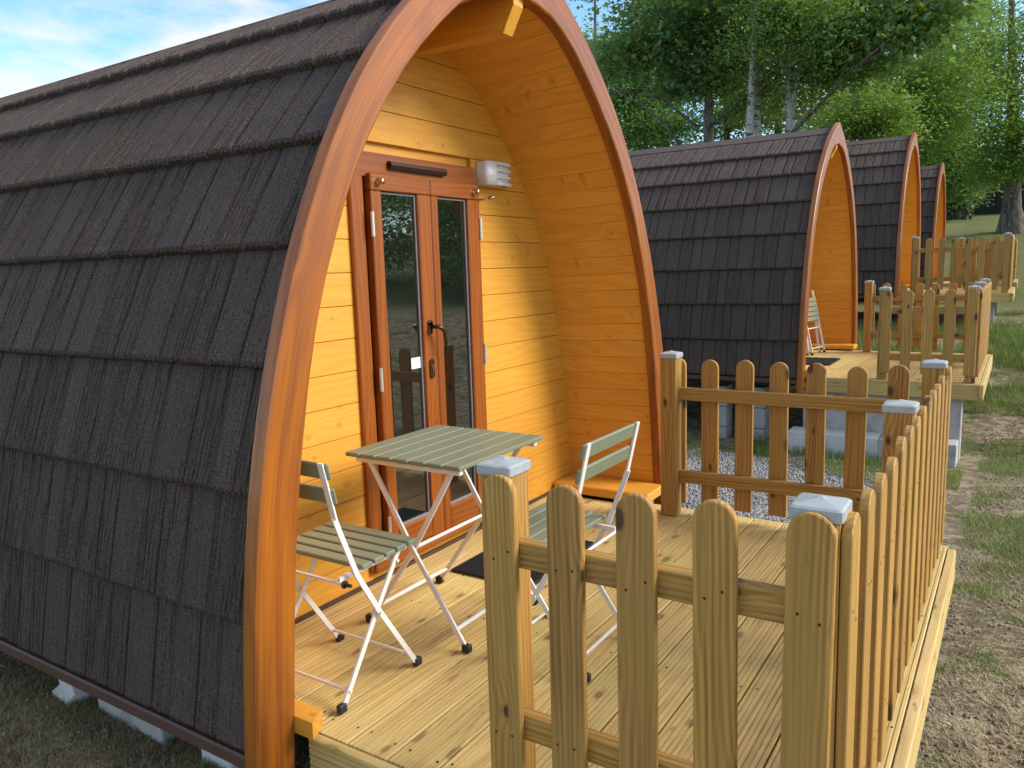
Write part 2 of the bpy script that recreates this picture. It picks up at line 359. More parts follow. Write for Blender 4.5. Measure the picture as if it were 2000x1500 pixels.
def stuff(o, label=None, cat=None):
    o['kind'] = 'stuff'
    if label: o['label'] = label
    if cat: o['category'] = cat
    return o
def copy_tree(root, loc, label, group=None, skip=()):
    r = root.copy(); COL.objects.link(r); r.location = loc; r['label'] = label
    if group: r['group'] = group
    for ch in list(root.children):
        if ch.name.split('.')[0] in skip: continue
        c = ch.copy(); COL.objects.link(c); c.parent = r
        for g in list(ch.children):
            d = g.copy(); COL.objects.link(d); d.parent = c
    return r
def rnd(a, b): return random.uniform(a, b)

# value noise for scattering
_perm = RNG.random((256, 256))
def vnoise(x, y, s):
    x = np.asarray(x)*s+1000; y = np.asarray(y)*s+1000
    xi = np.floor(x).astype(int); yi = np.floor(y).astype(int); fx = x-xi; fy = y-yi
    fx = fx*fx*(3-2*fx); fy = fy*fy*(3-2*fy)
    g = lambda a, b: _perm[a % 256, b % 256]
    return (g(xi, yi)*(1-fx)+g(xi+1, yi)*fx)*(1-fy)+(g(xi, yi+1)*(1-fx)+g(xi+1, yi+1)*fx)*fy

# ------------------------------------------------------------------ ground
GY = np.array([-400, -12, -3, 0.5, 3.0, 5.5, 7.5, 9.5, 12.0, 14.5, 18.5, 21.0, 28.0, 40.0, 70.0, 140.0, 600.0])
GZ = np.array([-1.0, -0.50, -0.30, -0.29, -0.42, -0.58, -0.57, -0.25, 0.22, 0.30, 0.36, 0.85, 2.0, 3.1, 5.0, 8.0, 12.0])
def smooth_interp(y):
    y = np.asarray(y, float); acc = 0
    for dy in (-0.9, -0.45, 0, 0.45, 0.9): acc = acc+np.interp(y+dy, GY, GZ)
    return acc/5
def ground_z(x, y):
    x = np.asarray(x, float); y = np.asarray(y, float)
    z = smooth_interp(y)
    lump = (vnoise(x, y, 1.3)-0.5)*0.07+(vnoise(x, y, 4.1)-0.5)*0.035
    near = np.exp(-((x+0.2)/1.2)**2)*np.exp(-((y-7.5)/2.5)**2)
    return z+lump*(1-0.7*near)
def gz(x, y): return float(ground_z(x, y))
def graded(a, b, fine0, fine1, df, g=1.25):
    xs = list(np.arange(fine0, fine1+1e-6, df)); s = df; x = fine1
    while x < b: s *= g; x += s; xs.append(x)
    s = df; x = fine0
    while x > a: s *= g; x -= s; xs.insert(0, x)
    return np.array(xs)
gx = graded(-700, 700, -5, 5, 0.12); gy = graded(-300, 900, -3, 16, 0.12)
XX, YY = np.meshgrid(gx, gy); ZZ = ground_z(XX, YY)
nV = np.stack([XX.ravel(), YY.ravel(), ZZ.ravel()], 1)
nx, ny = len(gx), len(gy); ii = (np.arange(ny-1)[:, None]*nx+np.arange(nx-1)[None]).ravel()
def ground_mat():
    m, t, b, out = nodes('patchy_grass_and_soil')
    geo = N(t, 'ShaderNodeNewGeometry'); p = geo.outputs['Position']
    s = N(t, 'ShaderNodeSeparateXYZ'); t.links.new(p, s.inputs[0])
    n1 = NOISE(t, p, 0.85, 5, 0.62); n2 = NOISE(t, p, 9, 5, 0.7); n3 = NOISE(t, p, 60, 4, 0.7); n4 = NOISE(t, p, 2.6, 4, 0.6)
    soil = MIX(t, RANGE(t, n3, 0.3, 0.7), (0.115, 0.080, 0.050), (0.30, 0.225, 0.145))
    dry = MIX(t, RANGE(t, n3, 0.3, 0.7), (0.27, 0.215, 0.120), (0.52, 0.43, 0.27))
    grn = MIX(t, RANGE(t, n3, 0.3, 0.7), (0.065, 0.090, 0.024), (0.16, 0.19, 0.055))
    col = MIX(t, RANGE(t, n2, 0.42, 0.60), soil, dry)
    far = RANGE(t, s.outputs[1], 13.0, 19.0)
    gm = MATH(t, 'MAXIMUM', RANGE(t, n4, 0.54, 0.64), far)
    col = MIX(t, gm, col, grn)
    farg = MIX(t, n1, (0.115, 0.145, 0.042), (0.25, 0.235, 0.090))
    col = MIX(t, MATH(t, 'MULTIPLY', far, 0.8), col, farg)
    t.links.new(col, b.inputs['Base Color']); b.inputs['Roughness'].default_value = 0.95; b.inputs['Specular IOR Level'].default_value = 0.2
    BUMP(t, b, MATH(t, 'ADD', n2, MATH(t, 'MULTIPLY', n3, 0.5)), 0.9, 0.05)
    return m
ground = struct(link('ground', mesh_np('ground', nV, np.stack([ii, ii+1, ii+nx+1, ii+nx], 1), ground_mat(), True)))

# gravel bed between the first two pods
GRX0, GRX1, GRY0, GRY1 = -3.2, 1.08, 2.35, 6.15
def gravel_edge(x, y):
    e = np.minimum(np.minimum(x-GRX0, GRX1-x), np.minimum(y-GRY0, GRY1-y))
    return e+(vnoise(x, y, 2.2)-0.5)*0.5
gxs = np.arange(GRX0-0.2, GRX1+0.2, 0.08); gys = np.arange(GRY0-0.2, GRY1+0.2, 0.08)
A, B = np.meshgrid(gxs, gys); keep = gravel_edge(A, B) > 0.05
Zg = ground_z(A, B)+0.010
n0 = len(gxs); fi = [(j*n0+i, j*n0+i+1, (j+1)*n0+i+1, (j+1)*n0+i) for j in range(len(gys)-1) for i in range(n0-1) if keep[j, i] and keep[j+1, i+1]]
M['gravelsheet'] = plain('gravel_fines', (0.20, 0.19, 0.185), 0.95, 0, 0.5, 120, 0.8)
gravel = struct(link('gravel_bed', mesh_np('gravel_bed', np.stack([A.ravel(), B.ravel(), Zg.ravel()], 1), fi, 'gravelsheet')))
def pebble_mat():
    m, t, b, out = nodes('limestone_chippings')
    g = N(t, 'ShaderNodeNewGeometry'); r = g.outputs['Random Per Island']
    c = MIX(t, r, (0.15, 0.14, 0.13), (0.52, 0.49, 0.455))
    c = MIX(t, MATH(t, 'MULTIPLY', RANGE(t, NOISE(t, g.outputs['Position'], 1.1, 3), 0.50, 0.62), 0.45), c, (0.36, 0.27, 0.18))
    t.links.new(c, b.inputs['Base Color']); b.inputs['Roughness'].default_value = 0.85
    return m
M['pebble'] = pebble_mat()
OV = np.array([(1, 0, 0), (-1, 0, 0), (0, 1, 0), (0, -1, 0), (0, 0, 1), (0, 0, -1)], float)
OF = np.array([(0, 2, 4), (2, 1, 4), (1, 3, 4), (3, 0, 4), (2, 0, 5), (1, 2, 5), (3, 1, 5), (0, 3, 5)])
def rand_frames(n, tilt=None):
    q = RNG.normal(size=(n, 4)); q /= np.linalg.norm(q, axis=1, keepdims=True); w, x, y, z = q.T
    return np.stack([np.stack([1-2*(y*y+z*z), 2*(x*y-z*w), 2*(x*z+y*w)], 1), np.stack([2*(x*y+z*w), 1-2*(x*x+z*z), 2*(y*z-x*w)], 1), np.stack([2*(x*z-y*w), 2*(y*z+x*w), 1-2*(x*x+y*y)], 1)], 1)
def scatter(tv, tf, P, Rm, S):
    n = len(P); V = np.einsum('nij,nkj->nki', Rm, tv[None]*S[:, None, :])+P[:, None, :]
    return V.reshape(-1, 3), (tf[None]+(np.arange(n)*len(tv))[:, None, None]).reshape(-1, tf.shape[1])
n = 52000; px = RNG.uniform(-2.2, GRX1+0.3, n); py = RNG.uniform(GRY0, GRY1+0.2, n); k = gravel_edge(px, py) > 0.03*RNG.random(n); px, py = px[k], py[k]
S = RNG.uniform(0.005, 0.014, (len(px), 3)); V, F = scatter(OV, OF, np.stack([px, py, ground_z(px, py)+0.012+RNG.uniform(-0.004, 0.008, len(px))], 1), rand_frames(len(px)), S)
stuff(link('gravel_chippings', mesh_np('gravel_chippings', V, F, 'pebble')), 'loose grey and buff limestone chippings between the first two pods', 'gravel')

# ------------------------------------------------------------------ the pod
YC = 1.394
OUT = np.array([(1.57, -.17), (1.56, 0), (1.55, .13), (1.525, .43), (1.505, .57), (1.48, .73), (1.45, .87), (1.415, 1.0), (1.38, 1.13), (1.335, 1.26), (1.295, 1.36), (1.262, 1.45), (1.215, 1.55), (1.165, 1.65), (1.115, 1.74), (1.045, 1.86), (.985, 1.95), (.895, 2.06), (.81, 2.15), (.735, 2.23), (.60, 2.34), (.46, 2.445), (.355, 2.515), (.18, 2.605), (0, 2.675)])
INN = np.array([(1.425, -.17), (1.415, 0), (1.40, .12), (1.38, .37), (1.36, .52), (1.337, .69), (1.308, .84), (1.262, 1.05), (1.222, 1.21), (1.162, 1.36), (1.12, 1.46), (1.075, 1.56), (1.018, 1.67), (.955, 1.77), (.87, 1.89), (.75, 2.03), (.65, 2.12), (.56, 2.20), (.44, 2.295), (.33, 2.365), (.20, 2.415), (.10, 2.425), (.035, 2.418), (0, 2.445)])
def resample(P, n, sm=2):
    for _ in range(sm):
        Q = P.copy(); Q[1:-1] = 0.25*P[:-2]+0.5*P[1:-1]+0.25*P[2:]; P = Q
    s = np.concatenate([[0], np.cumsum(np.linalg.norm(np.diff(P, axis=0), axis=1))])
    u = np.linspace(0, s[-1], n); return np.stack([np.interp(u, s, P[:, 0]), np.interp(u, s, P[:, 1])], 1), s[-1]
OUTS, OLEN = resample(OUT, 90)
INS, ILEN = resample(INN, 90, 1)
def arc(P, s):       # point at arclength s and up-slope tangent
    L = np.concatenate([[0], np.cumsum(np.linalg.norm(np.diff(P, axis=0), axis=1))]); s = max(0, min(s, L[-1]))
    return np.array([np.interp(s, L, P[:, 0]), np.interp(s, L, P[:, 1])])
def hw_in(z): return float(np.interp(z, INS[:78, 1], INS[:78, 0]))
XW = -0.593          # face of the door wall
PODL = 5.0

# roof shingle variants: pressed-metal shakes, shared meshes
EXPO = 0.372
def shingle_mesh(name, w, ribs, amp, seed, far=False):
    rg = np.random.default_rng(seed); ncol = max(8, int(w/0.0075)); us = np.linspace(0, w, ncol+1)
    ph = rg.uniform(0, 6.28, 4); fr = ribs*2*math.pi/w
    def h(u, y):
        e = min(u, w-u); g = -0.016*math.exp(-(e/0.0075)**2)
        wob = 0.010*math.sin(y*9+ph[3])
        r = math.sin((u+wob)*fr+ph[0])*0.65+math.sin((u-wob)*fr*1.7+ph[1])*0.35
        return g+amp*r*min(1, e/0.012)
    ys = [EXPO+0.035, EXPO*0.72, EXPO*0.42, EXPO*0.16, 0.012, 0.0, 0.0]
    V = []; F = []
    for r, y in enumerate(ys):
        for u in us:
            lift = 0.038*(1-y/(EXPO+0.035))
            z = lift+h(u, y)
            if r == 5: z -= 0.010
            if r == 6: z = -0.004
            V.append((u, y+(0.004*math.sin(u*fr) if r >= 4 else 0), z))
    c = ncol+1
    for r in range(len(ys)-1):
        for k in range(ncol): F.append((r*c+k, (r+1)*c+k, (r+1)*c+k+1, r*c+k+1))
    return mesh(name, V, F, 'tile')
SH = [shingle_mesh('roof_shingle', w, rb, am, i) for i, (w, rb, am) in enumerate(((0.108, 4, 0.0018), (0.132, 5, 0.0022), (0.156, 6, 0.0018), (0.086, 4, 0.0050), (0.135, 6, 0.0055), (0.165, 6, 0.0024), (0.098, 3, 0.0045), (0.142, 7, 0.0044)))]
SW = [0.108, 0.132, 0.156, 0.086, 0.135, 0.165, 0.098, 0.142]
ROOF_OFF = -0.048
def roof_pt(s, side):
    p = arc(OUTS, s); q = arc(OUTS, s+0.01) if s < OLEN-0.02 else p; t = q-p if s < OLEN-0.02 else p-arc(OUTS, s-0.01); t /= np.linalg.norm(t)
    nrm = np.array([t[1], -t[0]])       # outward in (halfwidth, z)
    return p+nrm*ROOF_OFF
S0 = 0.17            # arclength of the lowest tile edge (z about 0)

def make_pod(label):
    pod = thing('camping_pod', label, 'camping pod', (0, 0, 0), 0, 'arched camping pods in a row')
    # roof shell under the tiles
    prof = [roof_pt(s, 0) for s in np.linspace(0.165, OLEN-0.001, 40)]
    V = []; F = []
    ring = [(YC-p[0], p[1]-0.006) for p in prof]+[(YC+p[0], p[1]-0.006) for p in prof[::-1]]
    for x in (-PODL, -0.046): V += [(x, y, z) for y, z in ring]
    c = len(ring); F = [(k, k+1, c+k+1, c+k) for k in range(c-1)]
    link('roof_shell', mesh('roof_shell', V, F, 'under', True), pod)
    bw = MB(); bw.prism([(YC-p[0]+0.01, p[1]-0.01) for p in prof][::-1]+[], 'X', -PODL+0.02, -PODL+0.06) if False else bw.prism(ring, 'X', -PODL+0.01, -PODL+0.05)
    link('back_wall', bw.mesh('back_wall', 'stainY'), pod)
    # courses of shingles on the near side, course by course
    ncourse = 8; farV = MB()
    for i in range(ncourse):
        pb = roof_pt(S0+i*EXPO, 0); pt = roof_pt(min(S0+(i+1)*EXPO, OLEN-0.01), 0)
        t = pt-pb; t /= np.linalg.norm(t)
        ey = Vector((0, -t[0], t[1])); ez = EX.cross(ey)
        org = Vector((0, YC-pb[0], pb[1]))
        if i == ncourse-1: pass
        # batten strip carrying the course
        st = MB(); st.cbox(-PODL, -0.05, 0.0, EXPO*0.96, -0.018, -0.008, 0.002)
        course = link('roof_course', st.mesh('roof_course', 'under'), pod, basis(org, EX, ey, ez))
        rg = random.Random(100+i*7); x = -0.0495; first = True; last = -1
        while x > -PODL+0.12:
            k = rg.randrange(8)
            while k == last: k = rg.randrange(8)
            last = k
            link('roof_shingle', SH[k], course, basis(org+EX*(x-SW[k])+ey*rg.uniform(-0.0015, 0.0015)+ez*rg.uniform(-0.001, 0.002), EX, ey, ez) @ Matrix.Rotation(rg.uniform(-0.004, 0.004), 4, 'X')); x -= SW[k]; first = False
        # closing strip up to the arch
        # far side: one joined cladding part
        orgf = Vector((0, YC+pb[0], pb[1])); eyf = Vector((0, t[0], t[1])); 
        nrmf = Vector((0, t[1], -t[0])) * -1
        nrmf = Vector((0, -eyf.z*-1, -eyf.y*1)) if False else Vector((0, eyf.z, -eyf.y))
        a = orgf+nrmf*0.03; b2 = orgf+eyf*(EXPO+0.03); c2 = orgf-nrmf*0.003
        farV.add([(-PODL, *a[1:]), (-0.048, *a[1:]), (-0.048, *b2[1:]), (-PODL, *b2[1:]), (-PODL, *c2[1:]), (-0.048, *c2[1:])], [(0, 1, 2, 3), (0, 4, 5, 1)])
    stuff(link('far_roof_cladding', farV.mesh('far_roof_cladding', 'tile'), pod))
    # ridge cap
    rc = MB(); zr = OUTS[-1, 1]
    zr -= 0.040; poly = [(YC-0.20, zr-0.130), (YC-0.205, zr-0.098), (YC-0.02, zr-0.012), (YC+0.02, zr-0.012), (YC+0.205, zr-0.098), (YC+0.20, zr-0.130), (YC, zr-0.06)]
    rc.prism(poly, 'X', -PODL, -0.047); link('ridge_cap', rc.mesh('ridge_cap', 'tile'), pod)
    # brown skirt under the tiles on both long sides
    for sg in (-1, 1):
        sk = MB(); ya = YC+sg*1.545; yb = YC+sg*1.47
        sk.cbox(-PODL, -0.047, min(ya, yb), max(ya, yb), -0.062, -0.016, 0.006); link('skirt_trim', sk.mesh('skirt_trim', 'skirt'), pod)
    fl = MB(); fl.box(-PODL+0.02, -0.06, YC-1.36, YC+1.36, -0.10, -0.03); link('floor_frame', fl.mesh('floor_frame', 'under'), pod)
    # arch beams (two bowed halves meeting at the point)
    for sg in (-1, 1):
        V = []; F = []; UV = []
        nS = len(OUTS); sec = 10
        s_acc = 0
        for j in range(nS):
            po, pi_ = OUTS[j], INS[j]
            if j: s_acc += np.linalg.norm(OUTS[j]-OUTS[j-1])
            d = pi_-po; wdt = np.linalg.norm(d); d = d/wdt; c = 0.010
            ringp = [(po, -0.050), (po, -0.012), (po+d*0.003, -0.004), (po+d*c, 0.0), (po+d*(wdt*0.5), 0.0), (pi_-d*c, 0.0), (pi_-d*0.003, -0.004), (pi_, -0.012), (pi_, -0.050), (po+d*(wdt*0.5), -0.050)]
            for (q, x) in ringp:
                V.append((x, YC+sg*max(q[0], 0.0004), q[1])); UV.append((s_acc, (np.linalg.norm(q-po)+x)))
        for j in range(nS-1):
            for k in range(sec):
                a, b2 = j*sec+k, j*sec+(k+1) % sec; f = (a, b2, b2+sec, a+sec); F.append(f if sg < 0 else f[::-1])
        F.append(tuple(range(sec)) if sg > 0 else tuple(range(sec))[::-1]); e = (nS-1)*sec; F.append(tuple(e+k for k in range(sec)) if sg < 0 else tuple(e+k for k in range(sec))[::-1])
        me = mesh('arch_beam', V, F, 'fascia', True); me.set_sharp_from_angle(angle=R(24)); uvl = me.uv_layers.new(name='UVMap')
        for lp in me.loops: uvl.data[lp.index].uv = UV[lp.vertex_index]
        link('arch_beam', me, pod)
    # porch soffit planks, both sides, running front to back
    ns = 29; L = ILEN-0.32
    for sg in (-1, 1):
        for k in range(ns):
            s0 = 0.20+k*(L/ns); s1 = 0.20+(k+1)*(L/ns)-0.0018
            a, b2 = arc(INS, s0), arc(INS, s1); t = (b2-a)/np.linalg.norm(b2-a); nr = np.array([t[1], -t[0]])
            V = []
            for x, off in ((-0.046, 0.012), (XW-0.03, -0.028)):
                for p, o2 in ((a, off), (b2, off), (b2, off+0.016), (a, off+0.016)):
                    q = p+nr*o2; V.append((x, YC+sg*max(q[0], 0.001), q[1]))
            F = [(0, 1, 2, 3), (7, 6, 5, 4), (0, 4, 5, 1), (1, 5, 6, 2), (2, 6, 7, 3), (3, 7, 4, 0)]
            if sg > 0: F = [f[::-1] for f in F]
            link('soffit_plank', mesh('soffit_plank', V, F, 'stainX'), pod)
    # ridge beam over the porch, front end cut on a slant
    rb = MB(); rb.prism([(2.30, -0.62), (2.30, -0.085), (2.40, -0.030), (2.46, -0.030), (2.46, -0.62)], 'Y', YC-0.035, YC+0.035)
    link('ridge_beam', rb.mesh('ridge_beam', 'stainX'), pod)
    # door wall of horizontal boards
    PB = 0.1357; FY0, FY1, FZ1 = 0.935, 1.832, 1.852
    def edge(z): return hw_in(z)+0.0
    bk = MB(); zs = np.linspace(-0.05, 2.40, 40)
    bk.prism([(YC-edge(z), z) for z in zs]+[(YC+edge(z), z) for z in zs[::-1]], 'X', XW-0.10, XW-0.024)
    link('wall_backing', bk.mesh('wall_backing', 'stainY'), pod)
    for r in range(18):
        z0, z1 = r*PB+0.0009, min((r+1)*PB-0.0009, 2.40)
        if z1-z0 < 0.02: continue
        zq = np.linspace(z0, z1, 5)
        def plank(yl, yr):
            Lp = [(yl(z), z) for z in zq]; Rp = [(yr(z), z) for z in zq[::-1]]
            if np.mean([p[0] for p in Rp])-np.mean([p[0] for p in Lp]) < 0.03: return
            mb = MB(); poly = (Lp+Rp)[::-1]; n = len(poly); cc = 0.0018; cy = np.mean([p[0] for p in poly])
            Vf = [(XW, y+(cc if y < cy else -cc), min(max(z, z0+cc), z1-cc)) for y, z in poly]; Vb = [(XW-0.003, y, z) for y, z in poly]; Vk = [(XW-0.022, y, z) for y, z in poly]
            mb.add(Vf+Vb+Vk, [tuple(range(n))[::-1], tuple(range(2*n, 3*n))]+[(i, n+i, n+(i+1) % n, (i+1) % n)[::-1] for i in range(n)]+[(n+i, 2*n+i, 2*n+(i+1) % n, n+(i+1) % n)[::-1] for i in range(n)])
            link('wall_board', mb.mesh('wall_board', 'stainY'), pod)
        el = lambda z: YC-edge(z); er = lambda z: YC+edge(z)
        if z0 < FZ1-0.06: plank(el, lambda z: FY0+0.02); plank(lambda z: FY1-0.02, er)
        else: plank(el, er)
    # dark trim at foot of wall
    tr = MB(); tr.box(XW-0.001, XW+0.012, YC-1.37, YC+1.36, 0.001, 0.018); link('foot_trim', tr.mesh('foot_trim', 'skirt'), pod)
    # door frame
    xf = XW+0.022
    fr = MB(); fr.cbox(XW-0.02, xf, FY0, FY0+0.075, 0.05, FZ1-0.085, 0.004); link('door_frame', fr.mesh('door_frame', 'doorZ'), pod)
    fr = MB(); fr.cbox(XW-0.02, xf, FY1-0.022, FY1, 0.05, FZ1-0.105, 0.004); link('door_frame', fr.mesh('door_frame', 'doorZ'), pod)
    fr = MB(); fr.prism([(FY0, FZ1-0.1), (FY1, FZ1-0.1), (FY1, FZ1-0.055), (FY1-0.03, FZ1), (FY0+0.03, FZ1), (FY0, FZ1-0.055)], 'X', XW-0.02, xf+0.001); link('door_head', fr.mesh('door_head', 'doorY'), pod)
    fr = MB(); fr.cbox(XW-0.02, xf+0.012, FY0+0.01, FY1-0.01, 0.052, 0.10, 0.004); link('door_sill', fr.mesh('door_sill', 'doorY'), pod)
    dk = MB(); dk.box(XW-0.02, XW-0.004, FY0+0.07, FY1-0.02, 0.09, FZ1-0.09); link('rebate_shade', dk.mesh('rebate_shade', 'vent_and_shade'), pod)  # dark sheet behind the leaves, painting the shadow of the rebate
    # two leaves
    x0, x1 = XW+0.004, XW+0.046
    for q, (ya, yb, ga, gb) in enumerate(((1.028, 1.421, 1.092, 1.330), (1.424, 1.808, 1.474, 1.708))):
        zb, zt, gzb, gzt = 0.105, 1.765, 0.215, 1.692
        lf = MB(); lf.cbox(x0, x1, ya, ga, zb, zt-0.072, 0.004); leaf = link('door_leaf', lf.mesh('door_leaf', 'doorZ'), pod)
        st = MB(); st.cbox(x0, x1, gb, yb, zb, zt-0.072, 0.004); link('stile', st.mesh('stile', 'doorZ'), leaf)
        st = MB(); st.cbox(x0, x1+0.0015, ya, yb, zt-0.071, zt, 0.004); link('top_rail', st.mesh('top_rail', 'doorY'), leaf)
        st = MB(); st.cbox(x0, x1-0.001, ga+0.001, gb-0.001, zb+0.002, gzb, 0.004); link('bottom_rail', st.mesh('bottom_rail', 'doorY'), leaf)
        pn = MB(); pn.box(x0+0.014, x0+0.020, ga+0.001, gb-0.001, gzb+0.001, gzt-0.001); link('pane', pn.mesh('pane', 'glass'), leaf)
        sl = MB()
        for (a, b2, c2, d2) in ((ga, ga+0.006, gzb, gzt), (gb-0.010, gb, gzb, gzt), (ga+0.006, gb-0.010, gzt-0.009, gzt), (ga+0.006, gb-0.010, gzb, gzb+0.012)): sl.box(x0+0.018, x0+0.027, a+0.0005, b2-0.0005, c2+0.0005, d2-0.0005)
        link('glazing_seal', sl.mesh('glazing_seal', 'seal'), leaf)
        for z in ((0.24, 0.90, 1.555) if q == 0 else (0.93, 1.555)):
            hg = MB(); yh = ya-0.004 if q == 0 else yb-0.003; hg.tube([(x1+0.004, yh, z-0.05), (x1+0.004, yh, z+0.05)], 0.0085, 10); hg.tube([(x1+0.004, yh, z-0.053), (x1+0.004, yh, z-0.05)], 0.0065, 8); link('hinge', hg.mesh('hinge', 'hinge', False), leaf)
        kb = MB(); yk = ya+0.045 if q == 0 else yb-0.045
        kb.tube([(x1, yk, zt-0.035), (x1+0.006, yk, zt-0.035), (x1+0.008, yk, zt-0.035), (x1+0.022, yk, zt-0.035), (x1+0.030, yk, zt-0.035), (x1+0.034, yk, zt-0.035)], [0.016, 0.016, 0.009, 0.010, 0.014, 0.008], 14); link('knob', kb.mesh('knob', 'brass', True), leaf)
        if q == 0:
            hd = MB(); yh = 1.372
            hd.tube([(x1, yh, 1.115), (x1+0.008, yh, 1.115)], 0.017, 12); hd.cbox(x1, x1+0.008, yh-0.015, yh+0.015, 1.065, 1.125, 0.003)
            hd.tube([(x1+0.008, yh, 1.10), (x1+0.046, yh, 1.10), (x1+0.054, yh+0.012, 1.097), (x1+0.056, yh+0.035, 1.082), (x1+0.055, yh+0.048, 1.045), (x1+0.052, yh+0.050, 0.99)], [0.010, 0.010, 0.0105, 0.010, 0.009, 0.0075], 10)
            link('handle', hd.mesh('handle', 'bronze', True), leaf)
            kp = MB(); kp.prism([(yh+0.016*math.cos(a), 0.905+(0.030 if math.sin(a) > 0 else -0.030)+0.016*math.sin(a)) for a in np.linspace(0, 2*math.pi, 20, endpoint=False)], 'X', x1, x1+0.007); kpo = link('keyhole_plate', kp.mesh('keyhole_plate', 'bronze'), leaf)
            kc = MB(); kc.tube([(x1+0.006, yh, 0.915), (x1+0.012, yh, 0.915)], 0.008, 10); kc.box(x1+0.006, x1+0.011, yh-0.004, yh+0.004, 0.892, 0.915); link('lock_barrel', kc.mesh('lock_barrel', 'brass'), leaf)
            sk = MB(); sk.box(x0+0.020, x0+0.0215, gb-0.075, gb-0.012, 0.915, 0.965); so = link('sticker', sk.mesh('sticker', 'white'), leaf)
    # hook keeper on the right of the frame, vent over the door
    hk = MB(); hk.tube([(XW, 1.845, 1.70), (XW+0.006, 1.845, 1.70)], 0.020, 14); hk.tube([(XW+0.006, 1.845, 1.70), (XW+0.03, 1.852, 1.70), (XW+0.065, 1.872, 1.706)], 0.0055, 8); hk.tube([(XW+0.060, 1.868, 1.705), (XW+0.066, 1.873, 1.706), (XW+0.078, 1.88, 1.708), (XW+0.084, 1.884, 1.709)], [0.008, 0.0115, 0.0115, 0.006], 10)
    link('hook_keeper', hk.mesh('hook_keeper', 'brass', True), pod)
    vt = MB(); vt.prism([(1.792, xf), (1.825, xf), (1.822, xf+0.02), (1.806, xf+0.026), (1.790, xf+0.018)], 'Y', 1.165, 1.555); vo = link('door_vent', vt.mesh('door_vent', 'vent_and_shade'), pod)
    # wall lamp: bowed steel shade with three slots
    yl0, yl1, zl0, zl1 = 1.852, 2.085, 1.772, 1.888
    bp = MB(); bp.cbox(XW, XW+0.010, yl0, yl1, zl0+0.004, zl1-0.004, 0.002); lamp = link('wall_lamp', bp.mesh('wall_lamp', 'steel'), pod)
    def shade(u0, u1, za, zb_, off, matn, nm):
        mb = MB(); n = 14; P = []
        for k in range(n+1):
            u = u0+(u1-u0)*k/n; a = math.pi*u; P.append((XW+0.008+(0.075+off)*math.sin(a)**0.32 if 0 < u < 1 else XW+0.008, (yl0+yl1)/2-(0.5*(yl1-yl0)+off)*math.copysign(abs(math.cos(a))**0.85, math.cos(a))))
        V = [(x, y, z) for z in (za, zb_) for x, y in P]+[(x-0.004, y, z) for z in (za, zb_) for x, y in P]
        c = n+1; F = []
        for k in range(n): F += [(k, k+1, c+k+1, c+k), (2*c+k, 3*c+k, 3*c+k+1, 2*c+k+1), (k, 2*c+k, 2*c+k+1, k+1), (c+k, c+k+1, 3*c+k+1, 3*c+k)]
        F += [(0, c, 3*c, 2*c), (n, 2*c+n, 3*c+n, c+n)]
        mb.add(V, F); link(nm, mb.mesh(nm, matn, True), lamp)
    shade(0.0, 0.40, zl0, zl1, 0.0, 'steel', 'steel_shade')
    hgt = (zl1-zl0)/7
    for k in (0, 2, 4, 6): shade(0.401, 1.0, zl0+k*hgt, zl0+(k+1)*hgt, 0.0, 'steel', 'shade_band')
    shade(0.03, 0.97, zl0+0.004, zl1-0.004, -0.012, 'opal', 'diffuser')
    # ledge boards along the foot of the porch
    lg = MB(); lg.cbox(XW+0.012, 0.030, 2.53, 2.775, 0.012, 0.066, 0.006); link('porch_ledge', lg.mesh('porch_ledge', 'stainX'), pod)
    lg = MB(); lg.prism([(XW+0.012, -0.02), (0.02, -0.02), (0.075, -0.02), (0.045, 0.046), (XW+0.012, 0.046)], 'Z', 0.012, 0.066); link('porch_ledge', lg.mesh('porch_ledge', 'stainX'), pod)
    return pod

PODS = [(0, 0, 0), (-0.048, 6.744, 0.178), (0.103, 12.457, 0.765), (0.123, 17.85, 0.755)]
pod1 = make_pod('nearest arched camping pod with dark shingle roof and honey timber porch, filling the left')
pod_labels = [None, 'second arched camping pod, just beyond the gravel, folded white furniture leaning in its porch', 'third arched camping pod in the row, directly behind the second', 'farthest and smallest arched camping pod, last of the row beside the lawn']
pods = [pod1]+[copy_tree(pod1, PODS[i], pod_labels[i], 'arched camping pods in a row') for i in (1, 2, 3)]

# ------------------------------------------------------------------ decks
def grooved(name, L, wdt, th, ngro, mat='deck', gd=0.0042):
    """decking board: long axis X, width Y (0..wdt), top at z=0"""
    gw = wdt/(ngro+0.6); prof = [(0, -th), (0, -0.003), (0.003, 0)]
    for k in range(ngro):
        c = wdt*(k+0.8)/(ngro+0.6); prof += [(c-gw*0.16, 0), (c-gw*0.09, -gd), (c+gw*0.09, -gd), (c+gw*0.16, 0)]
    prof += [(wdt-0.003, 0), (wdt, -0.003), (wdt, -th)]; n = len(prof)
    V = [(x, y, z) for x in (0, L) for y, z in prof]
    return mesh(name, V, [tuple(range(n)), tuple(range(n, 2*n))[::-1]]+[(i, n+i, n+(i+1) % n, (i+1) % n) for i in range(n)], mat)
DY0, DY1 = 0.036, 2.577
BW, PITCH = 0.1455, 0.152
db_full = grooved('deck_board', DY1-DY0, BW, 0.028, 8)
db_porch = grooved('deck_board', 2.52-0.052, BW, 0.028, 8)
db_edge = grooved('deck_board', DY1-DY0, 0.134, 0.028, 7)
fas_near = grooved('fascia_board', 1.547-0.03, 0.142, 0.029, 7)
fas_front = grooved('fascia_board', DY1-DY0+0.06, 0.142, 0.031, 7)
